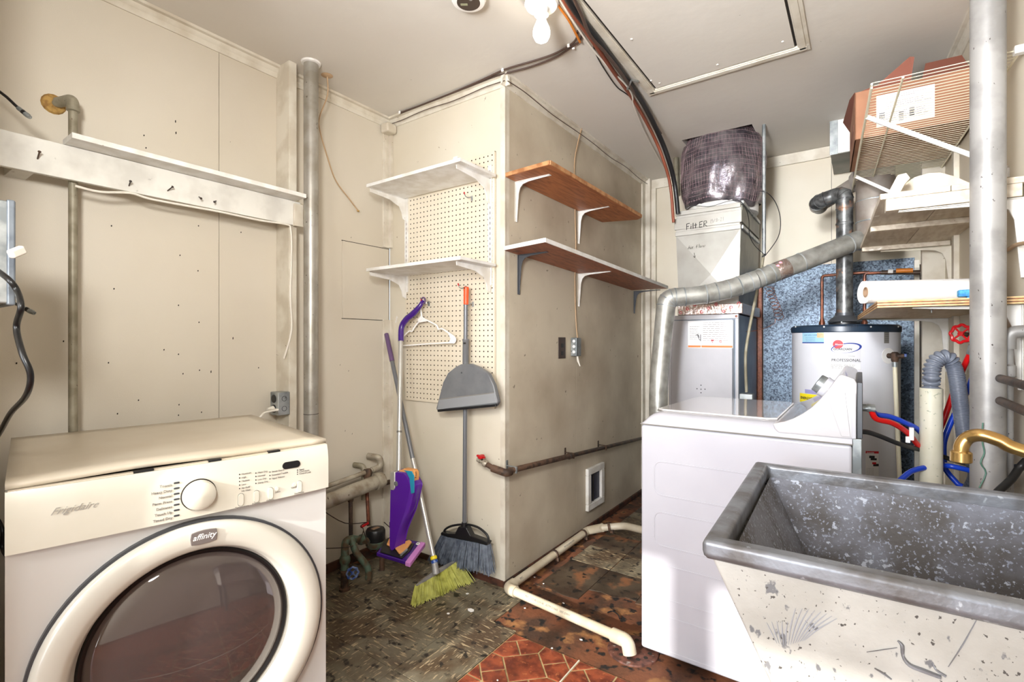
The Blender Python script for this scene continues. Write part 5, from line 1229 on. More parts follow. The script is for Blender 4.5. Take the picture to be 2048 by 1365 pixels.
for dz, k in ((.030, .90), (.0, 1.0), (-.022, .95), (-.034, .72)):
    L_ = []
    for p in f0:
        cx_ = .5 * (p.x + ctr.x) if False else ctr.x
        # shrink across only, towards the centreline of the body at that height
        L_.append((p, dz, k))
    layers.append(L_)
mT, mB = mm_(812, 942), mm_(796, 1097)
def midx(z): return mB.x + (mT.x - mB.x) * (z - mB.z) / (mT.z - mB.z)
vs = []
for L_ in layers:
    for p, dz, k in L_: mx = midx(p.z); vs.append((mx + (p.x - mx) * k, p.y + dz, ctr.z + (p.z - ctr.z) * (1 - (1 - k) * .12)))
fs = [tuple(range(n)), tuple(range(4 * n - 1, 3 * n - 1, -1))]
for k in range(3):
    for i in range(n): j = (i + 1) % n; fs.append((k * n + i, k * n + j, (k + 1) * n + j, (k + 1) * n + i))
b.add(vs, fs); b.build('body', M_purple, sm, bev=.004, ang=50)
B().prism([mm_(x, y, -.012) for x, y in ((788, 943), (797, 942), (797, 975), (794, 979), (789, 978), (788, 974))], (0, -.026, 0)).build('silver_clip', M_alu, sm, bev=.003)
B().lathe(mm_(792.5, 968, -.038), (0, -1, 0), [(.012, 0), (.012, .004), (.0, .006)], 20).build('button', M_grayp, sm)
B().prism([mm_(x, y, .02) for x, y in ((806, 940), (818, 935), (836, 938), (839, 944), (839, 960), (832, 964), (820, 960), (806, 950))], (0, -.035, 0)).build('bottle', M_mopo, sm, bev=.006)
B().prism([mm_(x, y, -.036) for x, y in ((808, 941), (824, 943), (829, 952), (829, 986), (823, 988), (820, 958), (814, 946))], (0, -.003, 0)).build('teal_label', M_teal, sm, bev=.001)
text('fresh', .016, mm_(833, 957, -.0165), (0, 0, 1), (-1, 0, 0), 'lettering', M_ink, sm)
# mop head: tilted plate
hp = [P(781, 1072, z=.215), P(849, 1086, z=.20), P(819, 1126, z=.19), P(752.5, 1106, z=.20)]
nh = (hp[1] - hp[0]).cross(hp[3] - hp[0]).normalized()
if nh.z < 0: nh = -nh
B().prism(hp, nh * -.018).build('head', M_purpd, sm, bev=.004)
def hq(u, v, l=0): a = hp[0].lerp(hp[1], u); c = hp[3].lerp(hp[2], u); return a.lerp(c, v) + nh * l
B().prism([hq(.88, -.01, .001), hq(1.03, -.01, .001), hq(1.03, 1.02, .001), hq(.88, 1.02, .001)], nh * -.022).build('pad_edge', M_pink, sm, bev=.004)
B().prism([hq(.0, .2, .0005), hq(.78, .2, .0005), hq(.82, .55, .0005), hq(.76, .96, .0005), hq(.1, .96, .0005), hq(-.0, .6, .0005)], nh * .006).build('foot_base', M_black, sm, bev=.002)
B().prism([hq(.08, .30, .007), hq(.22, .24, .007), hq(.34, .44, .007), hq(.46, .42, .007), hq(.62, .16, .007), hq(.72, .22, .007), hq(.74, .82, .007), hq(.62, .86, .007), hq(.4, .66, .007), hq(.14, .62, .007)], nh * .010).build('orange_foot', M_mopo, sm, bev=.004)
B().tube([hq(.36, .34, .005), mm_(797, 1088)], [.022, .013], 14).build('swivel', M_purple, sm)
for u, v in ((.2, .1), (.86, .12)):
    for k in range(5):
        a = k * 1.257; B().lathe(hq(u + .035 * math.cos(a), v + .05 * math.sin(a), .0008), nh, [(.005, 0), (.004, .001), (0, .001)], 8).build('petal_mark', M_porc, sm)
B().tube([hq(.74, .6, .012), hq(.70, .9, .012)], .006, 8).build('nozzle', M_steel, sm)

# ---------------------------------------------------------------- brooms
def bristles(b, a0, a1, b0, b1, n, depth, r0, r1, rnd, bow=0.):
    for k in range(n):
        t_ = rnd.random(); s_ = rnd.uniform(-.5, .5)
        p = a0.lerp(a1, t_) + depth * s_; q = b0.lerp(b1, t_ + rnd.uniform(-.02, .02)) + depth * s_ * 1.7 + Vector((rnd.uniform(-.004, .004), rnd.uniform(-.004, .004), rnd.uniform(-.006, .010)))
        m = p.lerp(q, .55) + Vector((rnd.uniform(-.003, .003), rnd.uniform(-.003, .003), bow))
        b.tube([p, m, q], [r0, r0 * .9, r1], 3, caps=False)
rb = random.Random(11)
YB2 = 1.872
gb = thing('grey_broom', 'grey bristle broom with black head hung by its orange grip', 'broom', m_(930, 1145, YB2))
B().tube([m_(932.5, 574, YB2), m_(932, 610, YB2)], [.0135, .0125], 16).build('grip', M_ograr, gb, bev=.004)
B().lathe(m_(932, 577, YB2) + Vector((0, -.0125, .0)), (0, -1, 0), [(.004, 0), (.004, .001), (0, .001)], 10).build('hang_hole', M_black, gb)
B().tube([m_(931.5, 608, YB2), m_(929, 1052, YB2)], .0105, 16).build('pole', M_polegr, gb)
# head: moulded bridge with open handle arc
hl, hr_, hy_ = m_(873, 1062, YB2), m_(979, 1080, YB2), YB2
hc = m_(928.5, 1052, YB2)
base = [m_(x, y, YB2) for x, y in ((886, 1075), (905, 1077), (930, 1080), (955, 1084), (979, 1091))]
base = [m_(x, y, YB2) for x, y in ((885, 1068), (900, 1073), (928, 1078), (955, 1083), (978, 1090), (980, 1084), (970, 1079), (945, 1070), (937, 1054), (921, 1052), (914, 1066), (900, 1066), (887, 1063))]
B().prism([p + Vector((0, -.018, 0)) for p in base], (0, .036, 0)).build('head', M_black, gb, bev=.004)
arc = [m_(x, y, YB2) for x, y in ((888, 1067), (890, 1060), (902, 1053), (920, 1050), (938, 1050), (955, 1055), (968, 1064), (976, 1074), (978, 1087))]
B().tube(arc, .0055, 10, smooth=4).build('handle_arc', M_black, gb)
B().tube([m_(929, 1045, YB2), m_(928, 1072, YB2)], [.0135, .017], 14).build('socket', M_black, gb)
b = B(); bristles(b, m_(884, 1070, YB2), m_(978, 1090, YB2), m_(859, 1121, YB2 - .01), m_(986, 1149, YB2 - .01), 620, Vector((0, .030, 0)), .0021, .0012, rb)
b.build('bristles', M_brg, gb, kind='stuff')
# clipped dustpan
YD = 1.852
dpn = thing('dustpan', 'grey dustpan with black lip clipped on the grey broom pole', 'dustpan', m_(934, 825, YD))
b = B().lathe(m_(931, 745, YB2), m_(931.5, 680, YB2) - m_(931, 745, YB2), [(.017, -.012), (.0155, 0), (.0155, .155), (.0175, .158), (.0175, .166), (.0125, .166)], 18); b.build('sleeve', M_grayp, dpn)
B().lathe(m_(928.5, 687, YD - .006) + Vector((0, -.002, 0)), (0, -1, 0), [(.004, -.01), (.004, .0), (0, .0005)], 12).build('rivet_hole', M_black, dpn)
out = [(922, 729), (912, 734), (897, 746), (887, 765), (881, 788), (873, 818), (877, 824), (993, 813), (997, 805), (989, 771), (978, 748), (960, 735), (942, 728)]
fpn = [m_(x, y, YD) for x, y in out]; ctrp = m_(934, 785, YD)
inn = [ctrp + (p - ctrp) * .90 for p in fpn]; n = len(fpn)
b = B(); v = [p + Vector((0, .024, 0)) for p in fpn] + [p + Vector((0, -.006, 0)) for p in fpn] + [p + Vector((0, -.008, 0)) for p in inn] + [ctrp + (p - ctrp) * .82 + Vector((0, .012, 0)) for p in fpn]
f = [tuple(range(n - 1, -1, -1)), tuple(range(3 * n, 4 * n))]
for k in range(3):
    for i in range(n): j = (i + 1) % n; f.append((k * n + i, k * n + j, (k + 1) * n + j, (k + 1) * n + i))
# outer face turned to the room: flat back of the pan
B().prism([p + Vector((0, .022, 0)) for p in fpn], (0, -.028, 0)).build('pan', M_grayp, dpn, bev=.007, ang=50)
B().prism([m_(x, y, YD - .006) for x, y in ((879, 800), (990, 785), (994, 806), (875, 820))], (0, -.005, 0)).build('front_apron', mt('grey_plastic_light', (138, 139, 141), .35), dpn, bev=.003)
B().tube([m_(881, 799, YD - .010), m_(988, 786, YD - .010)], .0025, 8).build('crease', M_grink, dpn)
B().beam(m_(877, 822, YD - .01), m_(993, 811, YD - .01), .016, .012).build('rubber_lip', M_black, dpn, bev=.002)
B().lathe(m_(923, 746, YD - .006), (0, -1, 0), [(.0045, 0), (.003, .003), (0, .004)], 10).build('rivet', M_gdark, dpn)
# yellow broom
yb0, yb1 = Vector((-2.215, 1.885, P(775, 668, x=-2.215).z)), P(872, 1138, z=.13)
ybm = thing('yellow_broom', 'yellow bristle angle broom leaning in the corner on a grey pole', 'broom', (yb1.x, yb1.y, 0))
dv = (yb1 - yb0)
B().tube([yb0, yb0 + dv * .14], [.0125, .0135], 14).build('grip', M_mauve, ybm, bev=.003)
B().tube([yb0 + dv * .14, yb0 + dv * .58], .0115, 14).build('pole', M_polegr, ybm)
B().tube([yb0 + dv * .58, yb0 + dv * .985], .0115, 14).build('lower_pole', M_alu, ybm)
B().tube([yb0 + dv * .972, yb1 + Vector((.004, -.004, -.022))], [.014, .017], 14).build('socket', M_silver2, ybm)
for k, c_ in ((0.955, M_yel), (.968, M_blueh)): B().lathe(yb0 + dv * k, dv, [(.0118, 0), (.0165, .004), (.0165, .014), (.0118, .018)], 10).build('collar', c_, ybm)
ha, hb = P(832, 1173, z=.088), P(916, 1121, z=.088)
ax = (hb - ha); sdv = Vector((ax.y, -ax.x, 0)).normalized()
hpz = []
for t_, hgt, wd in ((0, .003, .006), (.15, .008, .009), (.4, .012, .012), (.6, .012, .012), (.85, .008, .009), (1, .003, .006)):
    hpz.append((ha.lerp(hb, t_), hgt, wd))
b = B(); vs = []
for p, h_, w2 in hpz: vs += [p + sdv * w2, p - sdv * w2, p - sdv * w2 * .8 + Vector((0, 0, h_)), p + sdv * w2 * .8 + Vector((0, 0, h_))]
fs = [(0, 1, 2, 3), tuple(4 * 5 + i for i in (3, 2, 1, 0))]
for i in range(5):
    for k in range(4): l = (k + 1) % 4; fs.append((4 * i + k, 4 * (i + 1) + k, 4 * (i + 1) + l, 4 * i + l))
b.add(vs, fs).build('head', M_silver2, ybm, bev=.003)
b = B(); bristles(b, ha + Vector((0, 0, .002)), hb + Vector((0, 0, .002)), P(823, 1213, z=.006), P(944, 1163, z=.006), 620, sdv * .020, .0022, .0013, rb)
b.build('bristles', M_bry, ybm, kind='stuff')
# hanger
hg = thing('coat_hanger', 'white plastic coat hanger on a pegboard hook', 'hanger', m_(860, 690, 1.90))
YH = 1.893
B().tube([m_(x, y, YH) for x, y in ((853, 608), (851, 603), (846, 601), (841, 604), (841, 612), (842, 622), (844, 638))], .0036, 8, smooth=4).build('hook', M_porc, hg)
B().prism([m_(x, y, YH + .003) for x, y in ((843, 632), (846, 635), (856, 643), (840, 646), (836, 640))], (0, -.006, 0)).build('neck', M_porc, hg, bev=.002)
B().tube([m_(x, y, YH) for x, y in ((845, 636), (860, 644), (873, 651), (877, 659), (884, 658), (898, 667), (908, 674), (911, 680), (908, 686), (900, 686), (860, 688), (806, 692), (800, 690), (799, 683), (808, 672), (818, 663), (824, 663), (828, 656), (836, 646), (845, 638))], .0042, 8, smooth=3).build('arms', M_porc, hg)
B().prism([m_(x, y, YH + .002) for x, y in ((897, 668), (909, 675), (911, 681), (908, 686), (898, 686), (902, 678))], (0, -.004, 0)).build('end_web', M_porc, hg, bev=.001)

# ---------------------------------------------------------------- pipes and meter low in the corner
lw = thing('waste_pipe', 'thick silver waste pipe low on the left wall behind the dryer', 'pipe', (-2.12, 1.4, .4))
w0, w1 = P(655, 1003, x=-2.12), P(758, 962, x=-2.12); wd_ = (w1 - w0).normalized()
B().tube([w0 - wd_ * .9, w1], .037, 24).build('pipe', M_drain, lw)
B().lathe(w1 - wd_ * .03, wd_, [(.037, 0), (.045, .004), (.045, .035), (.041, .038), (.041, .052), (.030, .054), (0, .054)], 24).build('end_cap', M_drain, lw)
sp_ = thing('supply_pipe', 'thin galvanised pipe with elbow above the thick waste pipe', 'pipe', (-2.16, 1.5, .5))
s0, s1 = P(655, 973, x=-2.16), P(752, 938, x=-2.16); sd_ = (s1 - s0).normalized()
B().tube([s0 - sd_ * .8, s1], .0125, 14).build('pipe', M_drain, sp_)
B().tube(fillet([s1 - sd_ * .03, s1 + sd_ * .03, s1 + Vector((0, .03, .055)), s1 + Vector((-.07, .0, .06))], .025, 6), .0175, 14).build('elbow', M_drain, sp_)
B().tube(fillet([P(728, 1000, x=-2.185), P(728, 932, x=-2.185), Vector((XL + .005, P(728, 932, x=-2.185).y - .02, P(728, 932, x=-2.185).z))], .025, 5), .014, 12).build('branch', M_thinp, sp_)
B().lathe(P(735, 950, x=-2.16), UP, [(.02, -.02), (.024, 0), (.024, .02), (.018, .03)], 8).build('tee', M_rust, sp_)
t = thing('copper_riser', 'dark brown copper pipe rising between the meter and the waste pipe', 'pipe', P(733, 1045, x=-2.15))
B().tube([P(737, 1052, x=-2.14), P(734, 985, x=-2.17), P(734, 945, x=-2.2)], .0095, 10).build('pipe', M_copper, t)
t = thing('iron_riser', 'black iron pipe from the green valve up to the waste pipe', 'pipe', P(702, 1090, x=-2.1))
B().tube([P(702, 1090, x=-2.10), P(701, 1002, x=-2.12)], .0105, 10).lathe(P(701, 1004, x=-2.12), UP, [(.013, 0), (.016, .01), (.016, .03), (.012, .035)], 10).build('pipe', M_iron, t)
t = thing('black_pipe', 'black pipe passing behind the waste pipe and down behind the purple mop', 'pipe', (-2.2, 1.9, .1))
B().tube(fillet([P(700, 990, x=-2.215), P(786, 962, y=1.90), P(787, 1010, y=1.90), P(786, 1060, y=1.90)], .03, 5), .0135, 12).lathe(P(786, 1050, y=1.90), UP, [(.014, -.02), (.021, -.014), (.021, .014), (.014, .02)], 12).build('pipe', M_iron, t)
wm = thing('water_meter', 'round black water meter on green bronze fittings in the corner', 'water meter', P(750, 1075, x=-2.08))
mc = P(751, 1083, x=-2.08)
B().lathe(mc, UP, [(.040, -.03), (.050, -.015), (.050, .004), (.040, .012)], 20).build('bronze_body', M_bronze, wm)
B().lathe(mc + Vector((0, 0, .006)), UP, [(.048, 0), (.050, .006), (.0485, .012), (.0505, .018), (.0505, .050), (.045, .060), (.020, .064), (0, .064)], 28).build('register', M_black, wm)
q = mc + Vector((.004, .0, .0695)); B().prism([q + Vector(v_) for v_ in ((-.012, -.024, 0), (.012, -.024, 0), (.012, .018, 0), (-.012, .018, 0))], (0, 0, .001)).build('label', M_coreb, wm)
v0 = P(706, 1078, x=-2.085)
B().tube([v0, mc + Vector((0, 0, -.006))], .017, 14).lathe(v0.lerp(mc, .35), mc - v0, [(.018, -.01), (.026, -.006), (.026, .012), (.018, .016)], 8).build('inlet', M_bronze, wm)
B().tube([mc + Vector((0, 0, -.01)), mc + Vector((.03, .10, -.03)), mc + Vector((.02, .15, -.10))], .017, 12).build('outlet', M_bronze, wm)
B().tube(fillet([v0, P(690, 1082, x=-2.075), P(689, 1180, x=-2.03)], .04, 6), .0185, 14).lathe(P(690, 1120, x=-2.055), UP, [(.02, -.022), (.026, -.01), (.026, .01), (.02, .02)], 10).build('standing_pipe', M_bronze, wm)
vb2 = Vector((P(689, 1160, x=-2.03).x, P(689, 1160, x=-2.03).y, 0)); B().tube([vb2 + Vector((0, 0, -.002)), vb2 + Vector((0, 0, .09))], .0175, 12).lathe(vb2, UP, [(.026, 0), (.026, .012), (.02, .014)], 12).build('foot_pipe', M_rust, wm)
hv = P(705, 1147, x=-1.99); hs = P(694, 1135, x=-2.04)
B().cyl(hs, hv, .006, 8).build('valve_stem', M_bronze, wm)
def handwheel(c, axd, r_, mat, par, nm='handwheel', lobes=8):
    axd = Vector(axd).normalized(); e1 = axd.orthogonal().normalized(); e2 = axd.cross(e1); b = B()
    pts = []
    for i in range(64):
        a = 2 * math.pi * i / 64; rr = r_ * (1 + .07 * math.cos(lobes * a)); pts.append(c + (e1 * math.cos(a) + e2 * math.sin(a)) * rr)
    pts.append(pts[0]); b.tube(pts, r_ * .17, 8, caps=False)
    for k in range(4):
        a = k * math.pi / 2; b.tube([c, c + (e1 * math.cos(a) + e2 * math.sin(a)) * r_], r_ * .11, 6)
    b.lathe(c, axd, [(r_ * .28, -.004), (r_ * .28, .005), (0, .006)], 12)
    return b.build(nm, mat, par)
handwheel(hv, (1, -.5, .1), .026, M_blueh, wm, 'blue_handwheel')
B().tube([P(702, 1075, x=-2.08), P(712, 1105, x=-2.04), P(735, 1135, x=-2.0), P(737, 1160, x=-1.99)], .0165, 12, smooth=4).build('curved_pipe', M_bronze, wm)
q = P(764, 1125, x=-2.05); B().tube([Vector((q.x, q.y, .0)), Vector((q.x, q.y, .10))], .014, 12).build('outlet_pipe', M_rust, wm)
for pts in (((716, 1090), (727, 1062), (722, 1052), (735, 1045)), ((727, 1062), (740, 1100), (750, 1105)), ((768, 1045), (786, 1065), (772, 1085), (752, 1104)), ((640, 1098), (690, 1096), (706, 1092)), ((640, 1018), (690, 1047), (735, 1045))):
    B().tube([P(x, y, x=-2.04 if i else -2.06) for i, (x, y) in enumerate(pts)], .0022, 6, smooth=4).build('meter_wire', M_iron, wm)
q = P(722, 1055, x=-2.13); B().beam(q, q + Vector((0, .045, .01)), .014, .012).build('red_lever', M_redh, wm, bev=.002)

# ---------------------------------------------------------------- right wall: wire shelf and box
wsf = thing('wire_shelf', 'cream wire rack shelf high on the right wall holding a cardboard box', 'shelf', wr(.18, .8, 2.066), WD)
S0, S1, DF, ZW = .069, 1.62, .372, 2.066
proto = bR().tube([(-DF, S0, ZW - .014), (-DF, S0, ZW), (-.012, S0, ZW)], .0016, 6).build('wire', M_cpvc, wsf)
nw = int((S1 - S0) / .0254)
for k in range(1, nw + 1):
    o = proto.copy(); COL.objects.link(o); o.location = (0, .0254 * k, 0)
for d_, r_, z in ((DF + .001, .0034, ZW - .004), (DF + .001, .0034, ZW - .017), (.29, .0036, ZW - .005), (.015, .0034, ZW - .004)):
    bR().tube([(-d_, S0 - .003, z), (-d_, S1 + .003, z)], .0034, 8).build('long_rod', M_cpvc, wsf)
def pbrk(a, c): 
    b = B(); b.beam(a, c, .012, .016); return b.build('diagonal_brace', M_white, wsf, bev=.003)
f1, f2 = wr(DF, .33, ZW - .012), wr(.006, .24, P(2033, 318, wall=.006).z)
pbrk(f1, f2); B().tube([f2, f2 + Vector((.002, 0, -.03))], .008, 8).lathe(f2 + Vector((-.004, 0, -.03)), (-1, 0, 0), [(.007, 0), (.004, .004), (0, .004)], 8).build('brace_foot', M_white, wsf)
f1, f2 = wr(DF, 1.13, ZW - .012), wr(.006, 1.07, 1.77); pbrk(f1, f2)
q = wr(.0, S0 + .0, ZW + .004); bR().box(-.03, 0, S0 - .012, S0 + .012, ZW - .012, ZW + .012).build('wall_clip', M_white, wsf, bev=.003)
# cardboard box
MB_ = rotz(WD, wr(.345, .62, ZW + .0035)); bxn = thing('cardboard_box', 'open brown cardboard box with white label on the wire shelf', 'box', wr(.18, .85, ZW + .0035))
BW, BL, BH = .335, .48, .205
def bB(): return B(MB_)
x_0 = -.05
for a in ((x_0, x_0 + .004, 0, BL, 0, BH), (BW - .004, BW, 0, BL, 0, BH), (x_0, BW, 0, .004, 0, BH), (x_0, BW, BL - .004, BL, 0, BH), (x_0, BW, 0, BL, 0, .004)):
    bB().box(*a).build('side', M_card, bxn, flat=True)
M_carde = mt('cardboard_inside', (124, 72, 56), .8)
def flapf(pts, nm='flap'): bB().prism(pts, (0, 0, .003)).build(nm, M_carde, bxn, flat=True)
flapf([(x_0, 0, BH), (x_0, BL, BH), (x_0 - .03, BL - .02, BH + .05), (x_0 - .015, .12, BH + .02)])
bB().prism([(x_0 + .01, BL, BH), (BW * .42, BL, BH), (BW * .40, BL + .01, BH + .07), (x_0 + .10, BL + .01, BH + .05)], (0, .003, 0)).build('flap', M_carde, bxn, flat=True)
bB().prism([(x_0 + .02, .0, BH), (.14, .0, BH), (.15, -.01, BH + .09), (.135, -.01, BH + .095), (.03, -.01, BH + .01)], (0, .003, 0)).build('flap', M_carde, bxn, flat=True)
bB().prism([(.175, .002, BH - .006), (BW - .01, .002, BH - .006), (BW - .02, .10, BH + .10), (.20, .10, BH + .10)], (0, .003, .0)).build('flap', M_carde, bxn, flat=True)
mx = MB_.to_3x3(); bxX = mx @ Vector((1, 0, 0)); bxY = mx @ Vector((0, 1, 0))
lb_ = patch(MB_ @ Vector((.025, -.0006, .035)), bxX, UP, .19, .135, 'label', M_paper, bxn)
dashes(14, MB_ @ Vector((.055, -.0014, .05)), bxX, UP, .15, .12, 'printed_lines', M_grink, lb_, th=.0016)
for x, w2, zz in ((.034, .02, .055), (.10, .016, .045), (.135, .016, .06)):
    b = B()
    for k in range(9): o_ = MB_ @ Vector((x, -.0016, zz + k * .0045)); b.add([o_, o_ + bxX * w2, o_ + bxX * w2 + UP * (.002 if k % 2 else .003), o_ + UP * (.002 if k % 2 else .003)], [(0, 1, 2, 3)])
    b.build('bar_code', M_ink, lb_, flat=True)
bB().box(x_0 - .0008, x_0, .12, .36, .08, .11).build('carry_slot', M_carde, bxn, flat=True)

# ---------------------------------------------------------------- right wall: white wooden shelf
t = thing('plank_shelf', 'whitewashed two-plank wooden shelf under the wire rack, right wall', 'shelf', wr(.17, .6, 1.67), WD)
zp = 1.671; s0, s1 = .068, P(1723, 525, wall=.35).y - 2.0
s1 = 1.10
bR().box(-.350, -.172, s0, s1, zp, zp + .019).build('plank', M_whw, t, bev=.0015)
bR().box(-.170, .0, s0, s1, zp, zp + .019).build('plank', M_whw, t, bev=.0015)
for a in (s0, .52, s1 - .045): bR().box(-.335 if a == s0 else -.346, -.01, a, a + .040, zp - .040 if a == s0 else zp - .022, zp - .0005).build('cleat', M_whw, t, bev=.002)
def wbr(s_, z, arm, leg, mat, par, w_=.022):
    b = B(MR)
    a = [(-.004, 0), (-arm, 0), (-arm, -.004), (-.10, -.012), (-.060, -.018), (-.036, -.034), (-.024, -.065), (-.010, -leg), (-.0, -leg), (0, 0)]
    b.prism([(x, s_ - .003, z + c) for x, c in a], (0, .006, 0))
    b.box(-arm, 0, s_ - w_ / 2, s_ + w_ / 2, z - .003, z - .0003).box(-.003, 0, s_ - w_ / 2, s_ + w_ / 2, z - leg, z)
    b.build('bracket', mat, par, bev=.0015)
wbr(s0 + .02, zp - .041, .30, .24, M_white, t, .026)
wbr(s1 - .02, zp - .023, .27, .2, M_trim, t, .026)
# scraps on the plank shelf
for lb, pts, y, d_ in (('broad rounded plaster scrap standing on the plank shelf', ((1800, 392), (1802, 378), (1812, 360), (1832, 346), (1860, 337), (1885, 336), (1915, 345), (1940, 358), (1975, 372), (1975, 385)), 2.42, .012),
                       ('narrow pointed plaster scrap at the front end of the plank shelf', ((1768, 400), (1782, 372), (1797, 342), (1815, 337), (1823, 349), (1812, 362), (1802, 380), (1800, 395)), 2.30, .010)):
    q = [P(x, yy, y=y) for x, yy in pts]; q = [Vector((p.x, p.y + max(p.z - zp, 0) * .35, max(p.z, zp + .0195))) for p in q]
    tag(B().prism(q, (0, d_, 0)).build('plaster_scrap', M_plaster, bev=.002), lb, 'scrap')
q = [P(1749, 424, y=2.36), P(1755, 412, y=2.36), P(1770, 400, y=2.36), P(1768, 392, y=2.36), P(1757, 402, y=2.36)]
# ---------------------------------------------------------------- plywood shelf, roll
t = thing('plywood_shelf', 'raw plywood shelf on white brackets, right wall above the hoses', 'shelf', wr(.17, .6, 1.32), WD)
zy = 1.311; s1y = 1.20
bR().box(-.356, 0, .066, s1y, zy + .0005, zy + .0225).build('board', M_ply, t)
th_ = .022 / 5
for k in range(5):
    bR().box(-.358, 0, .0645, .066, zy + k * th_ + .0003, zy + (k + 1) * th_).box(-.358, -.356, .066, s1y, zy + k * th_ + .0003, zy + (k + 1) * th_).build('edge_ply', M_plye if k % 2 == 0 else M_plyd, t, flat=True)
wbr(.115, zy, .26, .26, M_white, t, .026); wbr(s1y - .03, zy, .27, .26, M_white, t, .024)
q = P(1863, 619, z=zy - .002); B().lathe(q, (0, 0, -1), [(.005, 0), (.005, .003), (.003, .004)], 8).cyl(q, q + Vector((0, 0, -.012)), .0018, 6).build('screw', M_steel, t)
rl = thing('paper_roll', 'long white paper towel roll lying on the plywood shelf', 'paper roll', wr(.2, .2, zy + .023))
ra = P(1731, 588, y=2.14); ra.z = zy + .0225 + .0385; dv = Vector((.93, .36, 0)).normalized()
B().lathe(ra, dv, [(.018, .001), (.038, 0), (.0385, .004), (.0385, .33), (.018, .33)], 36, closed=True).build('roll', M_towel, rl)
B().lathe(ra, dv, [(.0150, -.001), (.0182, -.001), (.0182, .3), (.0150, .3)], 28, closed=True).build('core', M_coreb, rl)
b = B(); pts = []
sh = []
for i in range(14):
    a = R(95 + i * 12); sh.append((math.cos(a) * (.0392 + .0009 * i), math.sin(a) * (.0390 + .00005 * i)))
perp = Vector((-dv.y, dv.x, 0)); prf = [ra + perp * -x + Vector((0, 0, z)) for x, z in sh]
M_ = len(prf); b.add([p + dv * -.008 for p in prf] + [p + dv * .34 for p in prf], [(i, i + 1, M_ + i + 1, M_ + i) for i in range(M_ - 1)])
b.build('loose_sheet', M_towel, rl, thick=.0008)
q = P(1915, 592, y=2.12); tag(B().box(q.x, q.x + .09, 2.10, 2.135, zy + .030, zy + .052).box(q.x + .02, q.x + .09, 2.102, 2.133, zy + .0230, zy + .030).build('blue_packet', M_bluecl, bev=.005), 'light blue packet lying in front of the paper roll', 'packet')

# ---------------------------------------------------------------- big silver stack, standpipe, hoses
pp_ = P(1975.5, 682, y=1.98); 
stc = thing('silver_stack', 'thick silver painted vertical pipe in front of the right wall', 'pipe', (pp_.x, pp_.y, 0))
B().cyl((pp_.x, pp_.y, 0), (pp_.x, pp_.y, ZC), .0395, 32).build('pipe', M_silver2, stc)
B().lathe((pp_.x, pp_.y, ZC - .008), UP, [(.041, 0), (.048, .002), (.048, .007), (.041, .008)], 28).build('ceiling_ring', M_white, stc)
dr = [P(x, y, y=1.94) for x, y in ((1959, 845), (1958, 880), (1963, 905), (1962, 925), (1957, 945), (1962, 975))]
dr = [Vector((pp_.x - .0, pp_.y, p.z)) + Vector((-pp_.x, -pp_.y, 0)).normalized() * .0395 + (Vector((p.x, p.y, 0)) - Vector((pp_.x, pp_.y, 0))).project(Vector((RT[0], RT[1], 0))) * .0 + Vector((RT[0], RT[1], 0)) * (-.014 + .0022 * i * (-1) ** i) for i, p in enumerate(dr)]
B().tube(dr, .0018, 6, smooth=3).build('green_drip', mt('green_drip', (84, 128, 112), .5), stc)
sq = P(1862, 780, y=2.12)
zt = P(1862, 778, y=2.09).z
sp2 = thing('standpipe', 'cream plastic standpipe behind the sink taking the grey washer hose', 'pipe', (sq.x, sq.y, 0))
B().lathe((sq.x, sq.y, 0), UP, [(.029, 0), (.031, .02), (.0305, zt), (.0265, zt), (.0265, zt - .1)], 28).build('pipe', M_stand, sp2)
dh = thing('drain_hose', 'grey corrugated drain hose curving out of the standpipe', 'hose', (sq.x, sq.y, zt))
hpts = [Vector((sq.x, sq.y, zt - .09)), Vector((sq.x, sq.y, zt + .01)), P(1863, 755, y=2.11), P(1865, 735, y=2.12), P(1876, 719, y=2.13), P(1892, 715, y=2.14), P(1905, 729, y=2.15), P(1913, 754, y=2.15), P(1919, 798, y=2.16), P(1926, 850, y=2.17), P(1935, 905, y=2.18), P(1945, 970, y=2.20), Vector((.17, 2.28, .45))]
hp_, _r = spline(hpts, .02, 26)
def corr(seg, r_, amp, pitch, name, mat):
    L_ = 0; rr = []
    for i, p in enumerate(seg):
        if i: L_ += (p - seg[i - 1]).length
        rr.append(r_ + amp * math.sin(2 * math.pi * L_ / pitch))
    B().tube(seg, rr, 20, caps=True).build(name, mat, dh, ang=80)
n3 = 26 * 6
def resamp(seg, step):
    out = [seg[0]]; acc = 0
    for i in range(1, len(seg)):
        d_ = (seg[i] - seg[i - 1]).length; 
        k = 0
        while acc + d_ >= step:
            f_ = (step - acc) / d_; p = seg[i - 1].lerp(seg[i], f_); out.append(p); seg[i - 1] = p; d_ = (seg[i] - p).length; acc = 0
        acc += d_
    return out
corr(resamp(hp_[:n3 + 1][:], .0017), .0215, .0035, .0125, 'wide_corrugation', M_hose)
corr(resamp(hp_[n3:n3 + 104][:], .0011), .0215, .0010, .0050, 'fine_corrugation', M_hose)
corr(resamp(hp_[n3 + 103:][:], .0011), .0185, .0014, .0050, 'lower_corrugation', M_hose2)
hb_ = [(1735, 833), (1760, 838), (1790, 849), (1815, 862), (1833, 886), (1850, 925)]
def hose(name, label, pts, mat, r_=.0085, sm_=5, cat='hose'):
    t = thing(name, label, cat, pts[0]); B().tube(pts, r_, 12, smooth=sm_).build('tube', mat, t); return t
zi = .985
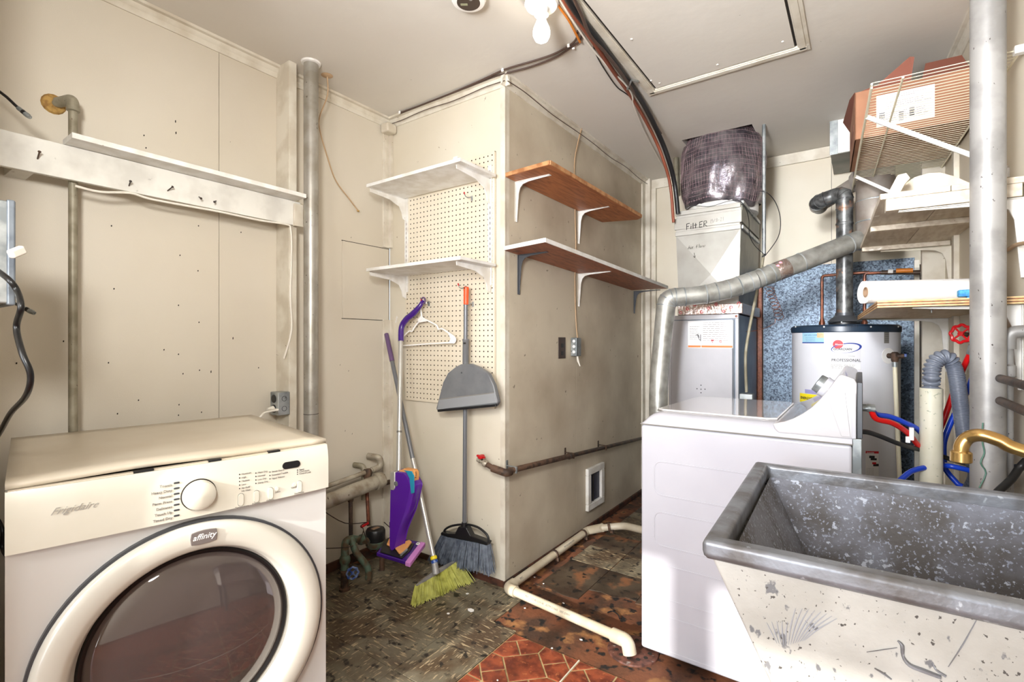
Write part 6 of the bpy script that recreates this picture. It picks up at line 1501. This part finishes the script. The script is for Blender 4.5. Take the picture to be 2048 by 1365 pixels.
t = hose('red_hose', 'red fill hose from the washer to the red-handled wall valve', [Vector((.026, 1.93, zi)), P(1752, 838, y=1.95), P(1785, 847, y=2.0), P(1815, 866, y=2.06), P(1838, 893, y=2.12), P(1858, 908, y=2.20), P(1884, 850, y=2.26), P(1905, 790, y=2.26), P(1925, 740, y=2.24), P(1943, 702, y=2.20)], M_red2)
e_ = P(1943, 702, y=2.20); B().lathe(e_, P(1950, 680, y=2.19) - e_, [(.011, -.012), (.012, .0), (.012, .018), (.009, .02)], 12).build('coupling', M_steel, t)
B().cyl((.022, 1.93, zi), (.036, 1.932, zi - .001), .0100, 12).build('coupling', M_steel, t)
t = hose('blue_hose', 'blue fill hose from the washer looping behind the standpipe to the wall', [Vector((.026, 1.975, zi)), P(1752, 829, y=1.99), P(1780, 834, y=2.04), P(1810, 846, y=2.08), P(1838, 862, y=2.13), P(1870, 905, y=2.22), P(1895, 945, y=2.25), P(1915, 968, y=2.24), P(1928, 985, y=2.23), Vector((.24, 2.24, .55))], M_blue)
B().cyl((.022, 1.975, zi), (.036, 1.977, zi - .001), .0100, 12).build('coupling', M_steel, t)
hose('blue_hose', 'blue hose crossing the gap and rising to the stack behind the silver pipe', [P(1800, 962, y=2.0), P(1822, 944, y=2.06), P(1850, 936, y=2.10), P(1890, 932, y=2.16), P(1925, 938, y=2.15), P(1950, 945, y=2.12)], M_blue)
hose('blue_hose', 'blue hose slanting up behind the drain hose to the wall', [P(1888, 925, y=2.22), P(1888, 885, y=2.24), P(1902, 845, y=2.25), P(1925, 800, y=2.24), P(1942, 765, y=2.22), P(1952, 735, y=2.21)], M_blue)
q = P(1822, 868, y=2.05); tag(B().box(q.x - .005, q.x + .007, q.y - .011, q.y + .011, q.z - .020, q.z + .020).box(q.x - .014, q.x - .002, q.y - .004, q.y + .004, q.z - .030, q.z - .010).build('hose_tie', M_porc, bev=.001), 'white plastic clip joining red and blue hoses', 'clip')
B().tube([P(1716, 864, y=1.86), P(1735, 865, y=1.90), P(1760, 873, y=1.96), P(1800, 889, y=2.04), P(1840, 900, y=2.12), P(1880, 912, y=2.2), P(1925, 926, y=2.2), P(1990, 936, y=2.14), P(2060, 930, y=2.0)], .0042, 8, smooth=5, flat=1.8).build('power_cord', M_black, was)
tag(B().tube([P(2060, 915, y=1.95), P(2040, 935, y=1.96), P(2022, 960, y=1.93), P(1995, 985, y=1.9), P(1985, 1000, y=1.88)], .010, 10, smooth=4).build('black_hose', M_black), 'thick black hose behind the sink at the right edge', 'hose')
# wall valve with red handwheel
hv = P(1922, 668, wall=.10); t = thing('wall_valve', 'wall valve with ribbed red handwheel above the hoses', 'valve', hv)
e_ = P(1950, 672, wall=.05)
handwheel(hv, (hv - e_), .030, M_redh, t, 'red_handwheel')
B().cyl(hv, e_, .008, 10).lathe(e_ + Vector((0, 0, -.03)), UP, [(.012, 0), (.017, .01), (.017, .045), (.011, .055)], 14).build('valve_body', M_rust, t)
B().tube([e_, P(1949, 615, wall=.04)], .0075, 10).build('supply_tube', M_cable_t, t)
hb2 = P(1938, 780, wall=.05); B().tube([P(1948, 690, wall=.05), P(1940, 745, wall=.05), P(1938, 790, wall=.05)], .010, 10).lathe(P(1936, 760, wall=.05), UP, [(.012, -.02), (.018, -.01), (.018, .012), (.012, .02)], 12).build('lower_valve', M_drain, t)
# galvanised pipe with elbow at the right edge, and two brown wall pipes
v1, v2 = P(2016, 668, wall=.05), P(2012, 985, wall=.05)
t = thing('galvanised_pipe', 'silver galvanised pipe with elbow right of the silver stack', 'pipe', Vector((v1.x, v1.y, 0)))
v2 = Vector((v1.x, v1.y, 0.0))
B().tube([Vector((v1.x, v1.y, .0)), Vector((v1.x, v1.y, v1.z - .03))], .0125, 14).build('pipe', M_silver2, t)
B().tube(fillet([Vector((v1.x, v1.y, v1.z - .045)), Vector((v1.x, v1.y, v1.z + .005)), wr(-.0, v1.y - 2.0, v1.z + .008)], .025, 6), .018, 14).build('elbow', M_silver2, t)
B().lathe(Vector((v1.x, v1.y, v1.z - .13)), UP, [(.013, 0), (.018, .006), (.018, .035), (.013, .04)], 12).build('coupling', M_silver2, t)
for k, (ya_, yb2_, lb) in enumerate(((756, 771, 'upper of two brown pipes entering at the right edge'), (800, 822, 'lower of two brown pipes entering at the right edge'))):
    a = P(1996, ya_, wall=.085); c = P(2048, yb2_, wall=.085); d_ = c - a
    tag(B().tube([a - d_ * .6, a, c, c + d_ * 3], .0115, 12).build('brown_pipe', M_iron), lb, 'pipe')
tag(B().tube([P(1999, 505, wall=.01), P(2015, 500, wall=.012), P(2032, 490, wall=.02), P(2060, 485, wall=.03)], .006, 8, smooth=4).build('tan_cable', M_cable_t), 'tan cable stapled to the right wall beside the plank shelf bracket', 'cable')

# ---------------------------------------------------------------- conduits beside the furnace
yc = 3.255; a = P(1528, 250, z=ZC - .001)
cd = thing('conduit', 'thin galvanised conduit dropping from the ceiling beside the furnace duct', 'conduit', (a.x, a.y, ZC))
B().tube([Vector((a.x, a.y, ZC)), P(1528, 512, y=a.y)], .0105, 12).build('pipe', M_steel, cd)
B().tube([P(1527, 508, y=a.y), P(1520, 555, y=3.22), P(1508, 612, y=3.15), P(1497, 668, y=3.12), P(1491, 715, y=3.12), P(1493, 785, y=3.13)], .0085, 10, smooth=4).build('bent_pipe', M_thinp, cd)
q = P(1493, 795, y=3.13); B().box(q.x - .035, q.x + .035, q.y - .02, q.y + .045, q.z - .05, q.z + .02).build('box', M_steel, cd, bev=.004)
B().tube([P(1525, 515, y=a.y - .01), P(1531, 508, y=a.y - .012)], .006, 8).build('black_tie', M_black, cd)
bw = thing('thermostat_wire', 'thin black wire looping beside the conduit from the duct', 'wire', P(1530, 512, y=3.24))
B().tube([P(1519, 382, y=3.24), P(1536, 387, y=3.24), P(1552, 407, y=3.3), P(1561, 440, y=3.3), P(1556, 475, y=3.28), P(1531, 511, y=3.24)], .0022, 6, smooth=6).build('wire', M_black, bw)
B().tube([P(1531, 511, y=3.235), P(1510, 492, y=3.2), P(1499, 470, y=3.14), P(1497, 435, y=3.13), P(1484, 405, y=3.12), P(1460, 402, y=3.12), P(1420, 413, y=3.12), P(1385, 412, y=3.12), P(1371, 418, y=3.12), P(1372, 400, y=3.14)], .002, 6, smooth=5).build('wire', M_black, bw)
pts = [P(1521, 573, y=3.2)]
for k in range(60):
    t_ = k / 59; a_ = k * .9; pts.append(P(1545 - 6 * math.cos(t_ * 3) + 9 * math.cos(a_) + 4 * t_ * 2, 575 + 62 * t_ + 5 * math.sin(a_), y=3.2 + .01 * math.sin(a_)))
pts += [P(1548, 648, y=3.2), P(1520, 660, y=3.18), P(1492, 664, y=3.15)]
tag(B().tube(pts, .0018, 5, smooth=3).build('coiled_wire', M_copper), 'thin coiled copper wire hanging in front of the zinc sheet', 'wire')
tag(B().tube([P(1355, 392, y=3.5), Vector((P(1352, 344, y=3.5).x, 3.5, ZC))], .02, 12).build('vertical_pipe', M_thinp), 'short painted pipe rising to the ceiling left of the wrapped duct', 'pipe')

# ---------------------------------------------------------------- cables along the ceiling
def cz(px, py, dz=.02): return P(px, py, z=ZC - dz)
def run_(pts, lo): return [cz(x, y, .018 + lo) for x, y in pts]
q0 = P(1352, 385, y=3.12)
def down(pts_c, dz, tail, r_, name, mat, lb, sm_=5, cat='cable'):
    p = [cz(x, y, dz) for x, y in pts_c] + [P(x, y, y=yy) for x, y, yy in tail]
    return tag(B().tube(p, r_, 10, smooth=sm_).build(name, mat), lb, cat)
tail = lambda o, s=0: [(1318 + o, 270, 2.85), (1338 + o, 322, 2.98), (1350 + o, 372, 3.08), (1356 + o, 428, 3.10)]
down([(1120, -30), (1150, 20), (1190, 72), (1240, 140), (1285, 205)], .028, tail(0), .0135, 'black_cable', M_black, 'thickest black cable in the bundle along the ceiling hatch')
down([(1112, -30), (1140, 20), (1178, 72), (1228, 145), (1272, 208)], .020, [(1308, 274, 2.86), (1328, 324, 2.98), (1341, 374, 3.08), (1347, 445, 3.08)], .009, 'copper_line', mt('line_brown', (128, 68, 48), .5), 'reddish brown line beside the black cable bundle on the ceiling')
down([(1090, -30), (1116, 10), (1136, 38), (1146, 56), (1160, 84)], .020, [], .005, 'orange_cable', M_cable_o, 'orange cable at the top of the ceiling bundle')
down([(1100, -30), (1125, 8), (1150, 48), (1185, 98), (1222, 140), (1250, 168), (1264, 190), (1268, 212), (1288, 262), (1314, 312), (1331, 340)], .022, [], .0042, 'white_cable', M_cable_w, 'white cable leaving the bundle and hanging across the ceiling')
down([(1135, -30), (1163, 30), (1180, 70), (1210, 105), (1245, 150)], .045, [(1300, 232, 2.72), (1322, 268, 2.86)], .0065, 'dark_cable', M_cable_b, 'brown cable on top of the black bundle')
down([(1186, 88), (1192, 108), (1206, 134), (1232, 172), (1250, 186), (1272, 202)], .012, [], .0028, 'thin_wire', M_black, 'thin black wire looping left of the ceiling bundle')
for k, (pts, lb) in enumerate((([(1155, 62), (1152, 78), (1138, 92), (1108, 108), (1070, 121), (1010, 139), (960, 162), (900, 190), (840, 216), (800, 226)], 'upper of two black cables curving from the bundle to the wall corner'), ([(1163, 68), (1160, 82), (1145, 93), (1112, 114), (1060, 134), (1005, 162), (965, 182), (900, 205), (850, 222), (803, 228)], 'lower of two black cables curving from the bundle to the wall corner'))):
    p = [cz(x, y, .008) for x, y in pts]
    p = [Vector((v.x, min(v.y, 1.90), v.z)) if v.y > 1.90 and v.x < XS + .02 else v for v in p]
    tag(B().tube(p, .0043, 8, smooth=4).build('black_cable', M_cable_b), lb, 'cable')
for px, py, lb in ((1137, 90, 'white clip on the upper black cable near the bulb'), (1147, 94, 'white clip on the lower black cable near the bulb'), (1005, 139, 'white clip on the ceiling above the outer closet corner'), (799, 224, 'white clip where the black cables end beside the wall corner')):
    q = cz(px, py, .006); tag(B().box(q.x - .006, q.x + .006, q.y - .004, q.y + .004, ZC - .016, ZC - .001).build('cable_clip', M_porc, bev=.002), lb, 'clip', 'white cable clips on the ceiling')
q = cz(1268, 168, .03); tag(B().tube([cz(1255, 178, .030), cz(1263, 160, .05), cz(1276, 163, .02)], .006, 8).build('cable_tie', M_steel), 'grey metal strap holding the ceiling bundle beside the hatch corner', 'strap')
# small debris on the floor
rd = random.Random(5)
CHL = ['largest white flake on the olive tiles right of the yellow broom', 'small flake left of the largest white flake', 'small chip on bare floor just past the cream pipe', 'chip on bare floor near the pipe elbow, lower one', 'chip on bare floor nearest the pipe elbow, upper one', 'chip between cream pipe and terracotta tiles near the drain', 'chip on the brown strip below the cream pipe elbow', 'chip on the terracotta tiles at the bottom edge', 'pale flake on the olive tiles below the outer closet corner', 'chip on the terracotta tiles near their upper edge']
for ci_, (px, py, s_) in enumerate(((942, 1221, .020), (897, 1228, .010), (1127, 1207, .008), (1087, 1168, .006), (1069, 1155, .006), (1162, 1280, .007), (1050, 1217, .006), (995, 1361, .006), (935, 1188, .012), (1104, 1297, .006))):
    q = P(px, py, z=.006); n = 6; pts = []
    for i in range(n): a = 2 * math.pi * i / n; r_ = s_ * rd.uniform(.45, 1); pts.append((q.x + r_ * math.cos(a), q.y + r_ * math.sin(a) * .7, .0046))
    tag(B().prism(pts, (0, 0, .002)).build('paint_chip', M_porc, flat=True), CHL[ci_], 'chip', 'paint chips on the floor')
q = P(1222, 1228, z=.01); tag(B().tube([P(1215, 1226, z=.004), P(1225, 1223, z=.006), P(1236, 1230, z=.006), P(1239, 1238, z=.004)], .0028, 6, smooth=4).build('rubber_hook', M_black), 'bent bit of black rubber on the bare floor', 'scrap')

# nail holes and chips in the left wall
b_ = None
for px, py in ((351, 243), (352, 266), (288, 271), (292, 296), (223, 452), (397, 452), (360, 511), (396, 542), (228, 578), (357, 611), (398, 645), (466, 677), (328, 700), (357, 709), (399, 741), (422, 744), (517, 736), (366, 748), (403, 825), (357, 831), (127, 683), (33, 727), (482, 465), (277, 801), (358, 810), (235, 828), (217, 726)):
    q = P(px, py, x=XL); h_ = .0035 if px not in (351, 352, 422, 466) else .006
    B().prism([(XL, q.y - .0016, q.z - h_), (XL, q.y + .0020, q.z - h_ * .6), (XL, q.y + .0016, q.z + h_), (XL, q.y - .0022, q.z + h_ * .5)], (.0006, 0, 0)).build('nail_hole', M_dark, wall_left, flat=True)
for px, py in ((702, 475), (708, 518), (697, 742), (690, 862), (704, 868), (680, 730)):
    q = P(px, py, x=XL); B().prism([(XL, q.y - .0016, q.z - .004), (XL, q.y + .0020, q.z - .003), (XL, q.y + .0016, q.z + .004)], (.0006, 0, 0)).build('nail_hole', M_dark, wall_left, flat=True)

# dark strands along the closet mouldings: a wire plus the steps' shadow lines
w_ = [Vector((XS + .030 + .002 * math.sin(k * 1.9), YF - .02 + k * .135, ZC - .040 + .005 * math.sin(k * 1.3))) for k in range(15)]
tag(B().tube(w_, .0022, 6, smooth=4).build('wire_shadow_line', M_cable_b), 'thin dark wire doubling as shadow line along the closet side wall moulding', 'wire')
w_ = [Vector((XS + .02 - k * .118, YF - .030 - .001 * math.sin(k * 1.9), ZC - .040 + .004 * math.sin(k * 1.7))) for k in range(8)]
tag(B().tube(w_, .0022, 6, smooth=4).build('wire_shadow_line', M_cable_b), 'thin dark wire doubling as shadow line along the moulding above the pegboard', 'wire')
